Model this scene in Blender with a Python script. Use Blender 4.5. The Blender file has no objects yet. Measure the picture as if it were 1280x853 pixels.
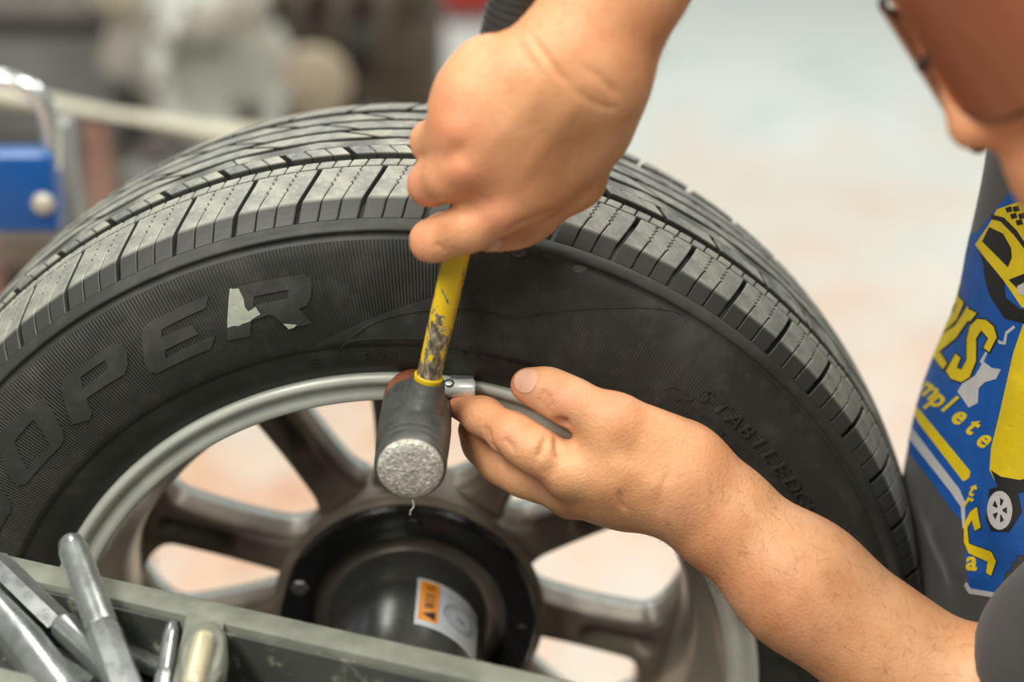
import bpy, bmesh, math, random
import numpy as np
from mathutils import Vector, Matrix
from mathutils.bvhtree import BVHTree

random.seed(7)
scene = bpy.context.scene
C = scene.collection
WZ = 0.95                                   # height of the wheel axis above the floor
R = math.radians

# ------------------------------------------------------------------ camera
CP = Vector((0.0744, -0.9883, 0.7118 + WZ))
YAW, PIT, LENS = -0.0027, -0.4356, 65.0
FW = Vector((math.sin(YAW)*math.cos(PIT), math.cos(YAW)*math.cos(PIT), math.sin(PIT)))
RT = Vector((math.cos(YAW), -math.sin(YAW), 0))
UP = RT.cross(FW)
KPX = LENS/36*1280
cd = bpy.data.cameras.new('camera'); cam = bpy.data.objects.new('camera', cd); C.objects.link(cam)
cam.matrix_world = Matrix(((RT.x, UP.x, -FW.x, CP.x), (RT.y, UP.y, -FW.y, CP.y), (RT.z, UP.z, -FW.z, CP.z), (0, 0, 0, 1)))
cd.lens = LENS; cd.sensor_width = 36; cd.clip_start = .02; cd.clip_end = 60
cd.dof.use_dof = True; cd.dof.focus_distance = 1.075; cd.dof.aperture_fstop = 2.8
scene.camera = cam

# ------------------------------------------------------------------ world, lamps, exposure
wd = bpy.data.worlds.new('shop_air'); scene.world = wd; wd.use_nodes = True
bg = wd.node_tree.nodes['Background']; bg.inputs[0].default_value = (.97, 1, .94, 1); bg.inputs[1].default_value = .38
def area(name, loc, sx, sy, power, col, rot=(0, 0, 0)):
    l = bpy.data.lights.new(name, 'AREA'); l.shape = 'RECTANGLE'; l.size = sx; l.size_y = sy; l.energy = power; l.color = col
    o = bpy.data.objects.new(name, l); C.objects.link(o); o.location = loc; o.rotation_euler = rot
    return o
area('ceiling_lamp', (-1.0, -1.6, 3.3), .5, 2.6, 155, (1, .96, .88))
area('ceiling_lamp', (.7, -.2, 3.4), .5, 2.6, 85, (1, .96, .88))
area('ceiling_lamp', (-1.2, 3.2, 3.6), .6, 3.2, 95, (1, 1, .95))
area('ceiling_lamp', (1.8, 3.2, 3.6), .6, 3.2, 95, (1, 1, .95))
vs = scene.view_settings
scene.display_settings.display_device = 'sRGB'
vs.view_transform = 'Standard'; vs.look = 'None'; vs.gamma = 1; vs.use_curve_mapping = False; vs.exposure = -0.45

# ------------------------------------------------------------------ measuring helpers
def ray(px, py):
    return FW + RT*((px-640)/KPX) - UP*((py-426.5)/KPX)
def U(px, py, y):                           # the point at depth-plane y seen at a pixel
    d = ray(px, py); return CP + d*((y-CP.y)/d.y)
def UZ(px, py, z):                          # the point at height z (above the wheel axis)
    d = ray(px, py); return CP + d*((z+WZ-CP.z)/d.z)
def W(x, y, z): return Vector((x, y, z+WZ))
def polar(px, py, y):
    p = U(px, py, y); return math.atan2(p.z-WZ, p.x), math.hypot(p.x, p.z-WZ)

# ------------------------------------------------------------------ object helpers
def mesh(name, verts, faces, mat=None, parent=None, smooth=False):
    me = bpy.data.meshes.new(name); me.from_pydata([tuple(v) for v in verts], [], [tuple(f) for f in faces])
    me.validate(); me.update()
    if smooth: me.polygons.foreach_set('use_smooth', [True]*len(me.polygons))
    return link(name, me, mat, parent)
def link(name, me, mat=None, parent=None):
    if mat is not None:
        me.materials.clear()
        for m in (mat if isinstance(mat, (list, tuple)) else [mat]): me.materials.append(m)
    o = bpy.data.objects.new(name, me); C.objects.link(o)
    if parent: o.parent = parent; o.matrix_parent_inverse = pinv(parent)
    return o
def pinv(p): return WM[p.name].inverted() if p.name in WM else Matrix.Identity(4)
WM = {}
def empty(name, loc, label=None, cat=None, group=None):
    o = bpy.data.objects.new(name, None); C.objects.link(o); o.location = loc; o.empty_display_size = .05
    WM[o.name] = Matrix.Translation(Vector(loc))
    if label: tag(o, label, cat, group)
    return o
def tag(o, label, cat, group=None, kind=None):
    o['label'] = label; o['category'] = cat
    if group: o['group'] = group
    if kind: o['kind'] = kind
    return o
def bm_obj(name, bm, mat, parent=None, smooth=True, bevel=0, seg=2, autos=40):
    if bevel:
        es = [e for e in bm.edges if len(e.link_faces) == 2 and e.calc_face_angle(0) > R(30)]
        bmesh.ops.bevel(bm, geom=es, offset=bevel, segments=seg, affect='EDGES', profile=.6)
    bmesh.ops.recalc_face_normals(bm, faces=bm.faces[:])
    if smooth:
        for f in bm.faces: f.smooth = True
        for e in bm.edges:
            if len(e.link_faces) == 2 and e.calc_face_angle(0) > R(autos): e.smooth = False
    me = bpy.data.meshes.new(name); bm.to_mesh(me); bm.free()
    return link(name, me, mat, parent)
def add_box(bm, c, s, rot=None):
    m = Matrix.Translation(Vector(c)) @ (rot.to_4x4() if rot else Matrix.Identity(4)) @ Matrix.Diagonal((s[0], s[1], s[2], 1))
    return bmesh.ops.create_cube(bm, size=1, matrix=m)['verts']
def frame(d, hint=(0, 0, 1)):
    d = Vector(d).normalized(); h = Vector(hint)
    if abs(d.dot(h)) > .98: h = Vector((1, 0, 0))
    a = d.cross(h).normalized(); b = a.cross(d).normalized()
    return a, b, d
def add_rev(bm, base, axis, prof, n=32, sx=1, sy=1, cap=True, hint=(0, 0, 1)):
    """surface of revolution: prof = [(distance along axis, radius)]"""
    a, b, d = frame(axis, hint); base = Vector(base); rings = []
    for t, r in prof:
        rings.append([bm.verts.new(base+d*t+a*(r*sx*math.cos(2*math.pi*i/n))+b*(r*sy*math.sin(2*math.pi*i/n))) for i in range(n)])
    for q, s in zip(rings, rings[1:]):
        for i in range(n): bm.faces.new((q[i], q[(i+1) % n], s[(i+1) % n], s[i]))
    if cap:
        bm.faces.new(rings[0][::-1]); bm.faces.new(rings[-1])
    return rings
def add_tube(bm, pts, rad, n=12, cap=True):
    pts = [Vector(p) for p in pts]; rings = []
    rad = rad if isinstance(rad, (list, tuple)) else [rad]*len(pts)
    a = None
    for i, p in enumerate(pts):
        d = (pts[min(i+1, len(pts)-1)]-pts[max(i-1, 0)]).normalized()
        if a is None: a, b, _ = frame(d)
        else:
            a = (a-d*a.dot(d)).normalized(); b = d.cross(a)
        rings.append([bm.verts.new(p+a*(rad[i]*math.cos(2*math.pi*k/n))+b*(rad[i]*math.sin(2*math.pi*k/n))) for k in range(n)])
    for q, s in zip(rings, rings[1:]):
        for i in range(n): bm.faces.new((q[i], q[(i+1) % n], s[(i+1) % n], s[i]))
    if cap: bm.faces.new(rings[0][::-1]); bm.faces.new(rings[-1])
def spline(pts, n):                          # Catmull-Rom
    pts = [Vector(p) for p in pts]; out = []
    P = [pts[0]*2-pts[1]]+pts+[pts[-1]*2-pts[-2]]
    for i in range(1, len(P)-2):
        for k in range(n):
            t = k/n; a, b, c, d = P[i-1:i+3]
            out.append(.5*((2*b)+(c-a)*t+(2*a-5*b+4*c-d)*t*t+(3*b-a-3*c+d)*t**3))
    out.append(pts[-1]); return out

# ------------------------------------------------------------------ materials
class N:
    def __init__(s, name):
        s.m = bpy.data.materials.new(name); s.m.use_nodes = True; s.t = s.m.node_tree
        s.p = s.t.nodes['Principled BSDF']; s.out = s.t.nodes['Material Output']
        s.co = None
    def n(s, kind, **kw):
        x = s.t.nodes.new(kind)
        for k, v in kw.items():
            if k.startswith('_'): setattr(x, k[1:], v)
            else: x.inputs[k.replace('__', ' ')].default_value = v
        return x
    def l(s, a, b): s.t.links.new(a, b)
    def coord(s):
        if s.co is None: s.co = s.t.nodes.new('ShaderNodeTexCoord')
        return s.co.outputs['Object']
    def noise(s, scale, detail=4, rough=.55, dist=0, vec=None):
        x = s.n('ShaderNodeTexNoise', Scale=scale, Detail=detail, Roughness=rough, Distortion=dist)
        s.l(vec if vec is not None else s.coord(), x.inputs['Vector']); return x.outputs['Fac']
    def ramp(s, fac, stops, interp='LINEAR'):
        x = s.t.nodes.new('ShaderNodeValToRGB'); x.color_ramp.interpolation = interp
        els = x.color_ramp.elements
        while len(els) < len(stops): els.new(.5)
        for e, (p, c) in zip(els, stops):
            e.position = p; e.color = (c, c, c, 1) if isinstance(c, (int, float)) else (*c, 1)
        s.l(fac, x.inputs[0]); return x.outputs[0]
    def mix(s, fac, a, b, blend='MIX'):
        x = s.t.nodes.new('ShaderNodeMix'); x.data_type = 'RGBA'; x.blend_type = blend
        for v, i in ((fac, 0), (a, 6), (b, 7)):
            if hasattr(v, 'is_output'): s.l(v, x.inputs[i])
            elif i == 0: x.inputs[0].default_value = v
            else: x.inputs[i].default_value = (*v, 1)
        return x.outputs[2]
    def math(s, op, a, b=None, c=None):
        x = s.t.nodes.new('ShaderNodeMath'); x.operation = op
        for i, v in enumerate((a, b, c)):
            if v is None: continue
            if hasattr(v, 'is_output'): s.l(v, x.inputs[i])
            else: x.inputs[i].default_value = v
        return x.outputs[0]
    def maprange(s, v, a, b, c=0., d=1.):
        x = s.t.nodes.new('ShaderNodeMapRange')
        s.l(v, x.inputs[0])
        for i, q in zip((1, 2, 3, 4), (a, b, c, d)): x.inputs[i].default_value = q
        return x.outputs[0]
    def xyz(s):
        x = s.t.nodes.new('ShaderNodeSeparateXYZ'); s.l(s.coord(), x.inputs[0]); return x.outputs
    def bump(s, h, strength=.3, dist=.001, prev=None):
        x = s.n('ShaderNodeBump', Strength=strength, Distance=dist); s.l(h, x.inputs['Height'])
        if prev is not None: s.l(prev, x.inputs['Normal'])
        return x.outputs[0]
    def set(s, **kw):
        for k, v in kw.items():
            i = s.p.inputs[k.replace('__', ' ')]
            if hasattr(v, 'is_output'): s.l(v, i)
            elif isinstance(v, tuple) and len(v) == 3 and i.type == 'RGBA': i.default_value = (*v, 1)
            else: i.default_value = v
        return s
def simple(name, col, rough=.5, metal=0, var=.25, scale=40, bump=.15, bd=.0006, col2=None, spec=.5):
    m = N(name); f = m.noise(scale, 5, .6)
    c2 = col2 or tuple(max(0, v*(1-var)) for v in col)
    m.set(Base__Color=m.ramp(f, [(.3, c2), (.7, col)]), Metallic=metal, Specular__IOR__Level=spec)
    m.set(Roughness=m.maprange(m.noise(scale*1.7, 3), .3, .7, max(.02, rough-.08), min(1, rough+.08)))
    if bump: m.set(Normal=m.bump(m.noise(scale*4, 4), bump, bd))
    return m.m

def rubber(name, hatch=None):
    """tyre rubber; hatch = fine moulded radial ribs on the sidewall"""
    m = N(name); big = m.noise(11, 6, .65, .9); fine = m.noise(60, 5, .65)
    base = m.ramp(big, [(.25, (.020, .022, .0195)), (.55, (.036, .038, .033)), (.8, (.078, .074, .058))])
    base = m.mix(m.maprange(fine, .52, .8, 0, .5), base, (.095, .09, .07))
    m.set(Base__Color=base, Roughness=m.maprange(big, .3, .7, .48, .66), Specular__IOR__Level=.34)
    nb = m.bump(m.noise(500, 3), .12, .0004)
    if hatch:
        x, y, z = m.xyz()
        ang = m.math('ARCTAN2', z, x)
        rr = m.math('SQRT', m.math('ADD', m.math('MULTIPLY', x, x), m.math('MULTIPLY', z, z)))
        wav = m.math('SINE', m.math('ADD', m.math('MULTIPLY', ang, hatch), m.math('MULTIPLY', rr, -260.)))
        wav = m.math('POWER', m.math('ADD', m.math('MULTIPLY', wav, .5), .5), 1.6)
        lim = m.math('ADD', R(84.5), m.math('MULTIPLY', m.math('MAXIMUM', m.math('SUBTRACT', .288, rr), 0.), 9.))
        left = m.math('GREATER_THAN', ang, lim)
        def band(a, b): return m.math('MULTIPLY', m.math('GREATER_THAN', rr, a), m.math('LESS_THAN', rr, b))
        mk = m.math('MULTIPLY', left, band(.2585, .3195))
        right = m.math('MULTIPLY', m.math('LESS_THAN', ang, R(84)), band(.2575, .297))
        mk = m.math('ADD', mk, m.math('MULTIPLY', right, .15))
        side = m.math('LESS_THAN', y, .03)
        h = m.math('MULTIPLY', m.math('MULTIPLY', wav, mk), side)
        nb = m.bump(h, 1.0, .0011, nb)
    m.set(Normal=nb)
    return m.m
def tread_rubber():
    m = N('worn tread rubber'); f = m.noise(35, 6, .65); g = m.noise(260, 4, .6); b = m.noise(7, 3)
    c = m.ramp(f, [(.30, (.10, .108, .102)), (.5, (.205, .212, .19)), (.70, (.33, .325, .27))])
    c = m.mix(m.maprange(g, .5, .75, 0, .6), c, (.37, .365, .30))
    geo = m.n('ShaderNodeNewGeometry'); sp = m.t.nodes.new('ShaderNodeSeparateXYZ'); m.l(m.coord(), sp.inputs[0])
    rr = m.math('SQRT', m.math('ADD', m.math('MULTIPLY', sp.outputs[0], sp.outputs[0]), m.math('MULTIPLY', sp.outputs[2], sp.outputs[2])))
    # road-worn only on the running face; flanks and groove walls keep their clean black rubber
    y = sp.outputs[1]
    d = m.math('SUBTRACT', y, .0975); d = m.math('DIVIDE', m.math('ABSOLUTE', d), .0872)
    surf = m.math('SUBTRACT', .3495, m.math('MULTIPLY', m.math('POWER', d, 2.2), .0105))
    worn = m.maprange(m.math('SUBTRACT', rr, surf), -.0012, -.0004)
    worn = m.math('MULTIPLY', worn, m.maprange(m.math('SUBTRACT', y, m.math('MULTIPLY', b, .004)), .0068, .0095))
    m.set(Base__Color=m.mix(worn, (.036, .038, .034), c), Roughness=m.maprange(worn, 0, 1, .5, .58), Specular__IOR__Level=.4)
    m.set(Normal=m.bump(g, .25, .0006))
    return m.m
M = {}
M['side'] = rubber('sidewall rubber', 960.)
M['rub'] = rubber('plain rubber')
M['tread'] = tread_rubber()
M['rimpaint'] = simple('grey rim paint', (.62, .64, .57), .42, .15, .2, 30, .05)
M['barrel'] = simple('dusty rim barrel', (.42, .38, .31), .36, .4, .35, 14, .1)
M['cast'] = simple('brake-dusted cast alloy', (.36, .30, .235), .42, .25, .5, 22, .25, .001)
M['machined_lit'] = simple('bright alloy face and painted side light', (.72, .75, .72), .25, .5, .1, 40, .03)
M['black'] = simple('black coated steel', (.008, .008, .009), .28, 0, .3, 40, .06)
M['darkmetal'] = simple('oily dark steel', (.17, .175, .16), .26, .7, .5, 12, .04)
M['tan'] = simple('dusty steel ring', (.18, .155, .125), .35, .6, .4, 20, .1)
M['bolt'] = simple('grey bolt', (.2, .19, .17), .4, .7)
M['chrome'] = simple('bright zinc', (.80, .85, .82), .24, .85, .15, 50, .03)
M['zinc'] = simple('zinc plating', (.86, .90, .86), .28, .45, .1, 50, .03)
M['white'] = simple('sticker white', (.58, .62, .66), .35, 0, .06, 20, 0)
M['orange'] = simple('warning orange', (.85, .30, .02), .4, 0, .08, 20, 0)
M['ink'] = simple('black ink', (.015, .015, .018), .5, 0, .1, 20, 0)
M['grey_ink'] = simple('grey ink', (.25, .28, .32), .5, 0, .1, 20, 0)
M['chalk'] = simple('dried white paint', (.46, .48, .40), .8, 0, .35, 160, .3)
# ================================================================== floor
def floor_mat():
    m = N('worn painted concrete')
    x, y, z = m.xyz()
    big = m.noise(1.1, 4, .55, .8); mid = m.noise(3.2, 5, .6, .5); sm = m.noise(11, 5, .6)
    paint = m.ramp(mid, [(.3, (.68, .76, .72)), (.5, (.80, .85, .81)), (.72, (.85, .85, .80))])
    red = m.ramp(sm, [(.3, (.68, .37, .25)), (.55, (.73, .48, .33)), (.75, (.77, .61, .43))])
    # the walked-on lane beside the balancer has lost its pale paint; it ends about three metres out
    lane = m.math('ADD', y, m.math('MULTIPLY', m.math('SUBTRACT', big, .5), 2.6))
    lane = m.math('ADD', lane, m.math('MULTIPLY', x, .25))
    k = m.maprange(lane, 3.1, 4.4, 1., 0.)
    k = m.math('MULTIPLY', k, m.maprange(mid, .32, .58, .4, 1.))
    k = m.math('MULTIPLY', k, m.maprange(x, -.35, .30, 1., .66))
    m.set(Base__Color=m.mix(k, paint, red), Roughness=.4, Normal=m.bump(sm, .1, .002))
    return m.m
M['floor'] = floor_mat()
bm = bmesh.new(); add_box(bm, (0, 4, -.05), (18, 16, .1))
fl = bm_obj('floor', bm, M['floor'], None, False); fl['kind'] = 'structure'; fl['label'] = 'worn pale and reddish painted concrete floor'

# ================================================================== wheel
wheel = bpy.data.objects.new('car_wheel', None); C.objects.link(wheel); wheel.location = (0, 0, WZ)
tag(wheel, 'alloy car wheel with black tyre mounted on the balancer shaft', 'wheel')

def lathe(prof, n=256):                      # prof: [(y, r)] about the Y axis through the origin
    v, f = [], []
    k = len(prof)
    for i in range(n):
        a = 2*math.pi*i/n; c, s = math.cos(a), math.sin(a)
        v += [(r*c, y, r*s) for y, r in prof]
    for i in range(n):
        j = (i+1) % n
        for q in range(k-1): f.append((i*k+q, j*k+q, j*k+q+1, i*k+q+1))
    return v, f
def resample(pts, step):
    out = []
    P = [Vector((a, b, 0)) for a, b in pts]
    sp = spline(P, 6)
    return [(p.x, p.y) for p in sp]

YC = .0975
def crown(y): return .3495-.0105*abs((y-YC)/(YC-.0103))**2.2
SW = [(.2320, -.0005), (.2370, -.0050), (.2440, -.0092), (.2535, -.0119), (.2550, -.0124), (.2553, -.0134), (.2600, -.0141), (.2700, -.0150), (.2850, -.0152), (.3000, -.0135), (.3120, -.0105), (.3200, -.0078), (.3203, -.0070), (.3235, -.0058), (.3243, -.0075), (.3258, -.0074), (.3272, -.0050), (.3300, -.0016)]
def sidey(r): return float(np.interp(r, [a for a, b in SW], [b for a, b in SW]))
near = [(y, r) for r, y in SW]
base = [(.0025, .3285), (.010, .3330)]+[(y, crown(y)-.0072) for y in np.linspace(.018, .177, 17)]+[(.185, .3330), (.1925, .3285)]
far = [(2*YC-y, r) for y, r in near[::-1]]
inner = [(.1935, .228), (.16, .222), (.035, .222), (.002, .228)]
v, f = lathe(near+base+far+inner+near[:1], 360)
tyre = mesh('tire', v, f, M['side'], wheel, True)
tyre['label'] = 'black tyre with ribbed sidewall and raised lettering'

# ---- tread
def prism(vs, fs, prof, aL, aR, depth, z=0.):
    """block between two edge curves; prof = [(y, r)], aL/aR = angle at each profile point"""
    n = len(prof); b = len(vs)
    for (y, r), l, q in zip(prof, aL, aR):
        e = .0006/r
        m = (l+q)/2; s = 1 if l > q else -1
        for a, rr in ((l, r-depth), (l, r-.0005), (l-s*e, r), (l*.66+q*.34, r), (l*.34+q*.66, r), (q+s*e, r), (q, r-.0005), (q, r-depth)):
            vs.append((rr*math.cos(a), y, rr*math.sin(a)))
    for i in range(n-1):
        for k in range(7):
            fs.append((b+i*8+k, b+i*8+k+1, b+(i+1)*8+k+1, b+(i+1)*8+k))
    fs.append(tuple(b+k for k in range(8))[::-1]); fs.append(tuple(b+(n-1)*8+k for k in range(8)))
NP = 56; PA = 2*math.pi/NP
def row(PA, prof, slant, cuts, gap, sipe=.0009, zig=0., depth=.0068, shear=None):
    """one pitch of a tread row as verts/faces; slant = angle drift from far to near edge"""
    n = len(prof); vs, fs = [], []
    s = [i/(n-1) for i in range(n)]
    off = [slant*t for t in (shear(q) for q in s)] if shear else [slant*q for q in s]
    edges = [0]+cuts+[1]
    for k in range(len(edges)-1):
        rm = prof[n//2][1]
        def ed(t, side, inner):
            g = (sipe if inner else gap)/rm/2*side
            o = []
            for i in range(n):
                zz = zig/rm*(1 if i % 2 else -1) if inner and .05 < s[i] < .5 else 0
                o.append(PA*(.5-t)+off[i]+g+zz)
            return o
        prism(vs, fs, prof, ed(edges[k], -1, k > 0), ed(edges[k+1], 1, k+1 < len(edges)-1), depth)
    return vs, fs
def fine(y0, y1, n): return [(y, crown(y)) for y in np.linspace(y1, y0, n)]
shoulder = fine(.0103, .0430, 15)+[(.0080, .3374), (.0045, .3347), (.0012, .3318), (-.0006, .3300)]
ROWS = [
    ('shoulder_block', shoulder, R(2.2), [.345, .655], .0031, .00075, .0009, .0056, lambda q: q**1.15),
    ('narrow_rib_block', fine(.0446, .0520, 4), R(.35), [.25, .5, .75], .0009, .0009, 0, .0062, None),
    ('tread_block', fine(.0612, .0715, 5), R(-.9), [.36, .68], .0040, .0007, 0, .0068, None),
    ('rib_block', fine(.0735, .0830, 4), R(-.6), [], .0007, .0007, 0, .0060, None, 14),
    ('tread_block', fine(.0872, .0988, 5), R(-3.4), [], .0058, .0007, 0, .0068, None, 36),
    ('tread_block', fine(.1042, .1178, 5), R(-3.6), [], .0058, .0007, 0, .0068, None, 36),
    ('tread_block', fine(.1236, .1390, 5), R(-3.2), [], .0058, .0007, 0, .0068, None, 36),
]
phase = [R(87.3), R(89.0), R(91.5), R(93.6), R(90.2), R(92.6), R(88.8)]
mirror = [(2*YC-y, r) for y, r in shoulder][::-1]
ROWS.append(('shoulder_block', mirror, R(2.0), [.345, .655], .0042, .00075, 0, .0075, None)); phase.append(R(90.5))
rest_v, rest_f = [], []
for rw, ph in zip(ROWS, phase):
    nm, prof, sl, cuts, gap, sipe, zig, dep, sh = rw[:9]; NPr = rw[9] if len(rw) > 9 else NP; PAr = 2*math.pi/NPr
    vs_, fs_ = row(PAr, prof, sl, cuts, gap, sipe, zig, dep, sh)
    me = None
    for k in range(NPr):
        a = ph+k*PAr; ad = math.degrees(a) % 360
        vis = ad < 186 or ad > 352
        if vis:
            if me is None:
                o = mesh(nm, vs_, fs_, M['tread'], tyre); me = o.data
            else: o = link(nm, me, None, tyre)
            o.rotation_euler = (0, -a, 0)
        else:
            c, s = math.cos(a), math.sin(a); b0 = len(rest_v)
            rest_v += [(x*c-z*s, y, x*s+z*c) for x, y, z in vs_]
            rest_f += [tuple(i+b0 for i in q) for q in fs_]
o = mesh('tread_remainder', rest_v, rest_f, M['tread'], tyre); o['kind'] = 'stuff'

# ---- moulded lettering and panels on the sidewall
def emboss(name, loops, mapf, mat, parent, h=.0007, step=.006, base=-.0012, maxe=None):
    """filled outline (with holes) laid on a curved surface with its own thickness; mapf(u, v, h)"""
    bm = bmesh.new()
    for lp in loops:
        pts = []
        for i, p in enumerate(lp):
            q = lp[(i+1) % len(lp)]
            n = max(1, int(math.hypot(q[0]-p[0], q[1]-p[1])/step))
            pts += [(p[0]+(q[0]-p[0])*k/n, p[1]+(q[1]-p[1])*k/n) for k in range(n)]
        vv = [bm.verts.new((x, y, 0)) for x, y in pts]
        for i in range(len(vv)): bm.edges.new((vv[i], vv[(i+1) % len(vv)]))
    bmesh.ops.triangle_fill(bm, use_beauty=True, edges=bm.edges[:], normal=(0, 0, 1))
    for _ in range(9):
        es = [e for e in bm.edges if e.calc_length() > step*2]
        if not es: break
        bmesh.ops.subdivide_edges(bm, edges=es, cuts=1); bmesh.ops.triangulate(bm, faces=bm.faces[:])
    bd = [e for e in bm.edges if len(e.link_faces) == 1]
    ext = bmesh.ops.extrude_edge_only(bm, edges=bd)
    low = {g for g in ext['geom'] if isinstance(g, bmesh.types.BMVert)}
    ok = True
    for vx in bm.verts:
        p = mapf(vx.co.x, vx.co.y, base if vx in low else h)
        if p is None: ok = False; p = (0, 0, -50)
        vx.co = p
    if not ok: bmesh.ops.delete(bm, geom=[q for q in bm.verts if q.co.z < -40], context='VERTS')
    if maxe:
        bmesh.ops.delete(bm, geom=[q for q in bm.faces if max(e.calc_length() for e in q.edges) > maxe], context='FACES')
        seen, isl = set(), []
        for q in bm.faces:
            if q in seen: continue
            st_, cur = [q], []; seen.add(q)
            while st_:
                z = st_.pop(); cur.append(z)
                for e in z.edges:
                    for w in e.link_faces:
                        if w not in seen: seen.add(w); st_.append(w)
            isl.append(cur)
        isl.sort(key=len)
        for cur in isl[:-1]: bmesh.ops.delete(bm, geom=cur, context='FACES')
    if not bm.faces: bm.free(); return None
    return bm_obj(name, bm, mat, parent, True, autos=35)
def on_tyre(t, r, h):                        # t: angle * .29, r: radius
    a = t/.29; y = sidey(r)-h
    return (r*math.cos(a), y, r*math.sin(a))
def tp(px, py):
    y = -.014
    for _ in range(4):
        a, r = polar(px, py, y); y = sidey(min(max(r, .233), .329))
    return (a*.29, r)
def chaikin(lp, n=2, keep=None):
    for _ in range(n):
        o = []
        for i, p in enumerate(lp):
            q = lp[(i+1) % len(lp)]
            o += [(p[0]*.8+q[0]*.2, p[1]*.8+q[1]*.2), (p[0]*.2+q[0]*.8, p[1]*.2+q[1]*.8)]
        lp = o
    return lp
def crop(pts, x0, y0, s): return [tp(x0+a/s, y0+b/s) for a, b in pts]
Rl = [crop([(628, 145), (1000, 68), (1050, 60), (1088, 85), (1097, 130), (1090, 190), (1070, 235), (1022, 255), (1100, 338), (965, 368), (880, 295), (850, 288), (750, 325), (745, 412), (612, 435), (612, 355)], 150, 330, 4.571),
      crop([(765, 185), (965, 145), (955, 200), (765, 240)], 150, 330, 4.571)]
El = [crop([(122, 400), (135, 365), (165, 338), (508, 180), (490, 250), (238, 372), (238, 422), (415, 350), (447, 400), (258, 490), (262, 540), (542, 412), (522, 482), (215, 622), (170, 612), (140, 560)], 150, 330, 4.571)]
Pl = [crop([(233, 255), (240, 228), (262, 210), (430, 92), (465, 92), (485, 125), (487, 170), (475, 205), (330, 297), (352, 350), (345, 377), (275, 397), (247, 315)], 0, 400, 3.045),
      crop([(308, 215), (403, 150), (412, 185), (316, 263)], 0, 400, 3.045)]
Ol = [crop([(-10, 450), (5, 428), (130, 312), (168, 300), (200, 345), (240, 420), (245, 450), (232, 478), (100, 622), (65, 630), (20, 560)], 0, 400, 3.045),
      crop([(55, 462), (128, 378), (160, 420), (192, 475), (106, 570)], 0, 400, 3.045)]
def shiftl(ls, d): return [[(a+R(d)*.29, b) for a, b in lp] for lp in ls]
O2 = shiftl(Ol, 12.2)
t0 = R(162)*.29
Cl = [[(t0+.030, .2745), (t0-.022, .2745), (t0-.026, .282), (t0+.014, .282), (t0+.018, .296), (t0-.022, .296), (t0-.026, .3035), (t0+.026, .3035), (t0+.034, .298)]]
M['letter'] = M['rub']
for ls in (Rl, El, Pl, Ol, O2, Cl):
    o = emboss('raised_letter', ls, on_tyre, M['letter'], tyre, .0008)
# dried white paint on the R
for lp in ([(628, 143), (678, 138), (705, 190), (715, 245), (735, 270), (775, 243), (803, 285), (760, 310), (745, 325), (700, 340), (680, 352), (650, 350), (615, 362), (614, 330)],
           [(935, 340), (1010, 345), (995, 362), (965, 370)]):
    emboss('paint_smear', [crop(lp, 150, 330, 4.571)], on_tyre, M['chalk'], tyre, .0010)

def glyph(ch, bold=0.):
    cu = bpy.data.curves.new('g', 'FONT'); cu.body = ch; cu.resolution_u = 3; cu.offset = bold
    o = bpy.data.objects.new('g', cu); C.objects.link(o)
    bpy.context.view_layer.update()
    me = bpy.data.meshes.new_from_object(o); vs = [tuple(v.co) for v in me.vertices]; fs = [tuple(p.vertices) for p in me.polygons]
    bpy.data.objects.remove(o); bpy.data.curves.remove(cu); bpy.data.meshes.remove(me)
    return vs, fs
def put_glyph(name, ch, aff, mapf, mat, parent, h=.0006, base=-.001, bold=0.):
    """aff(x, y) -> (u, v); letter with thickness laid on a surface"""
    vs, fs = glyph(ch, bold)
    if not fs: return None
    bm = bmesh.new(); vv = [bm.verts.new((x, y, 0)) for x, y, z in vs]
    for q in fs:
        try: bm.faces.new([vv[i] for i in q])
        except ValueError: pass
    bmesh.ops.remove_doubles(bm, verts=bm.verts[:], dist=1e-5)
    bd = [e for e in bm.edges if len(e.link_faces) == 1]
    ext = bmesh.ops.extrude_edge_only(bm, edges=bd); low = {g for g in ext['geom'] if isinstance(g, bmesh.types.BMVert)}
    bad = []
    for vx in bm.verts:
        u, w = aff(vx.co.x, vx.co.y); p = mapf(u, w, base if vx in low else h)
        if p is None: bad.append(vx)
        else: vx.co = p
    if bad: bmesh.ops.delete(bm, geom=bad, context='VERTS')
    if not bm.faces: bm.free(); return None
    return bm_obj(name, bm, mat, parent, False)
for i, ch in enumerate('STABILEDGE'):
    a0 = R(51.2-2.22*i-.35*(ch == 'I'))
    put_glyph('small_raised_letter', ch, lambda x, y: ((a0*.29-(x*1.25+y*.28)*.0120), .2868+y*.0128), on_tyre, M['letter'], tyre, .0020)
def ridge(pts, w, h=.0006, mat=None, name='molded_ridge'):
    P = spline([Vector((a, b, 0)) for a, b in pts], 6) if len(pts) > 2 else [Vector((a, b, 0)) for a, b in pts]
    L, Q = [], []
    for i, p in enumerate(P):
        d = (P[min(i+1, len(P)-1)]-P[max(i-1, 0)]).normalized(); n = Vector((-d.y, d.x, 0))*w/2
        L.append((p.x+n.x, p.y+n.y)); Q.append((p.x-n.x, p.y-n.y))
    return emboss(name, [L+Q[::-1]], on_tyre, mat or M['letter'], tyre, h)
# shield outline and underline bars beside the small word
for pts in ([(828, 487), (845, 484), (866, 497), (856, 500), (838, 497), (828, 487)],):
    ridge([tp(*p) for p in pts], .0009)
for pts in ([(852, 499), (905, 541), (900, 548), (848, 507)], [(905, 541), (1003, 640), (998, 648), (898, 549)]):
    lp = [tp(*p) for p in pts]
    for a, b in zip(lp, lp[1:]+lp[:1]): ridge([a, b], .0009)
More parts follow.
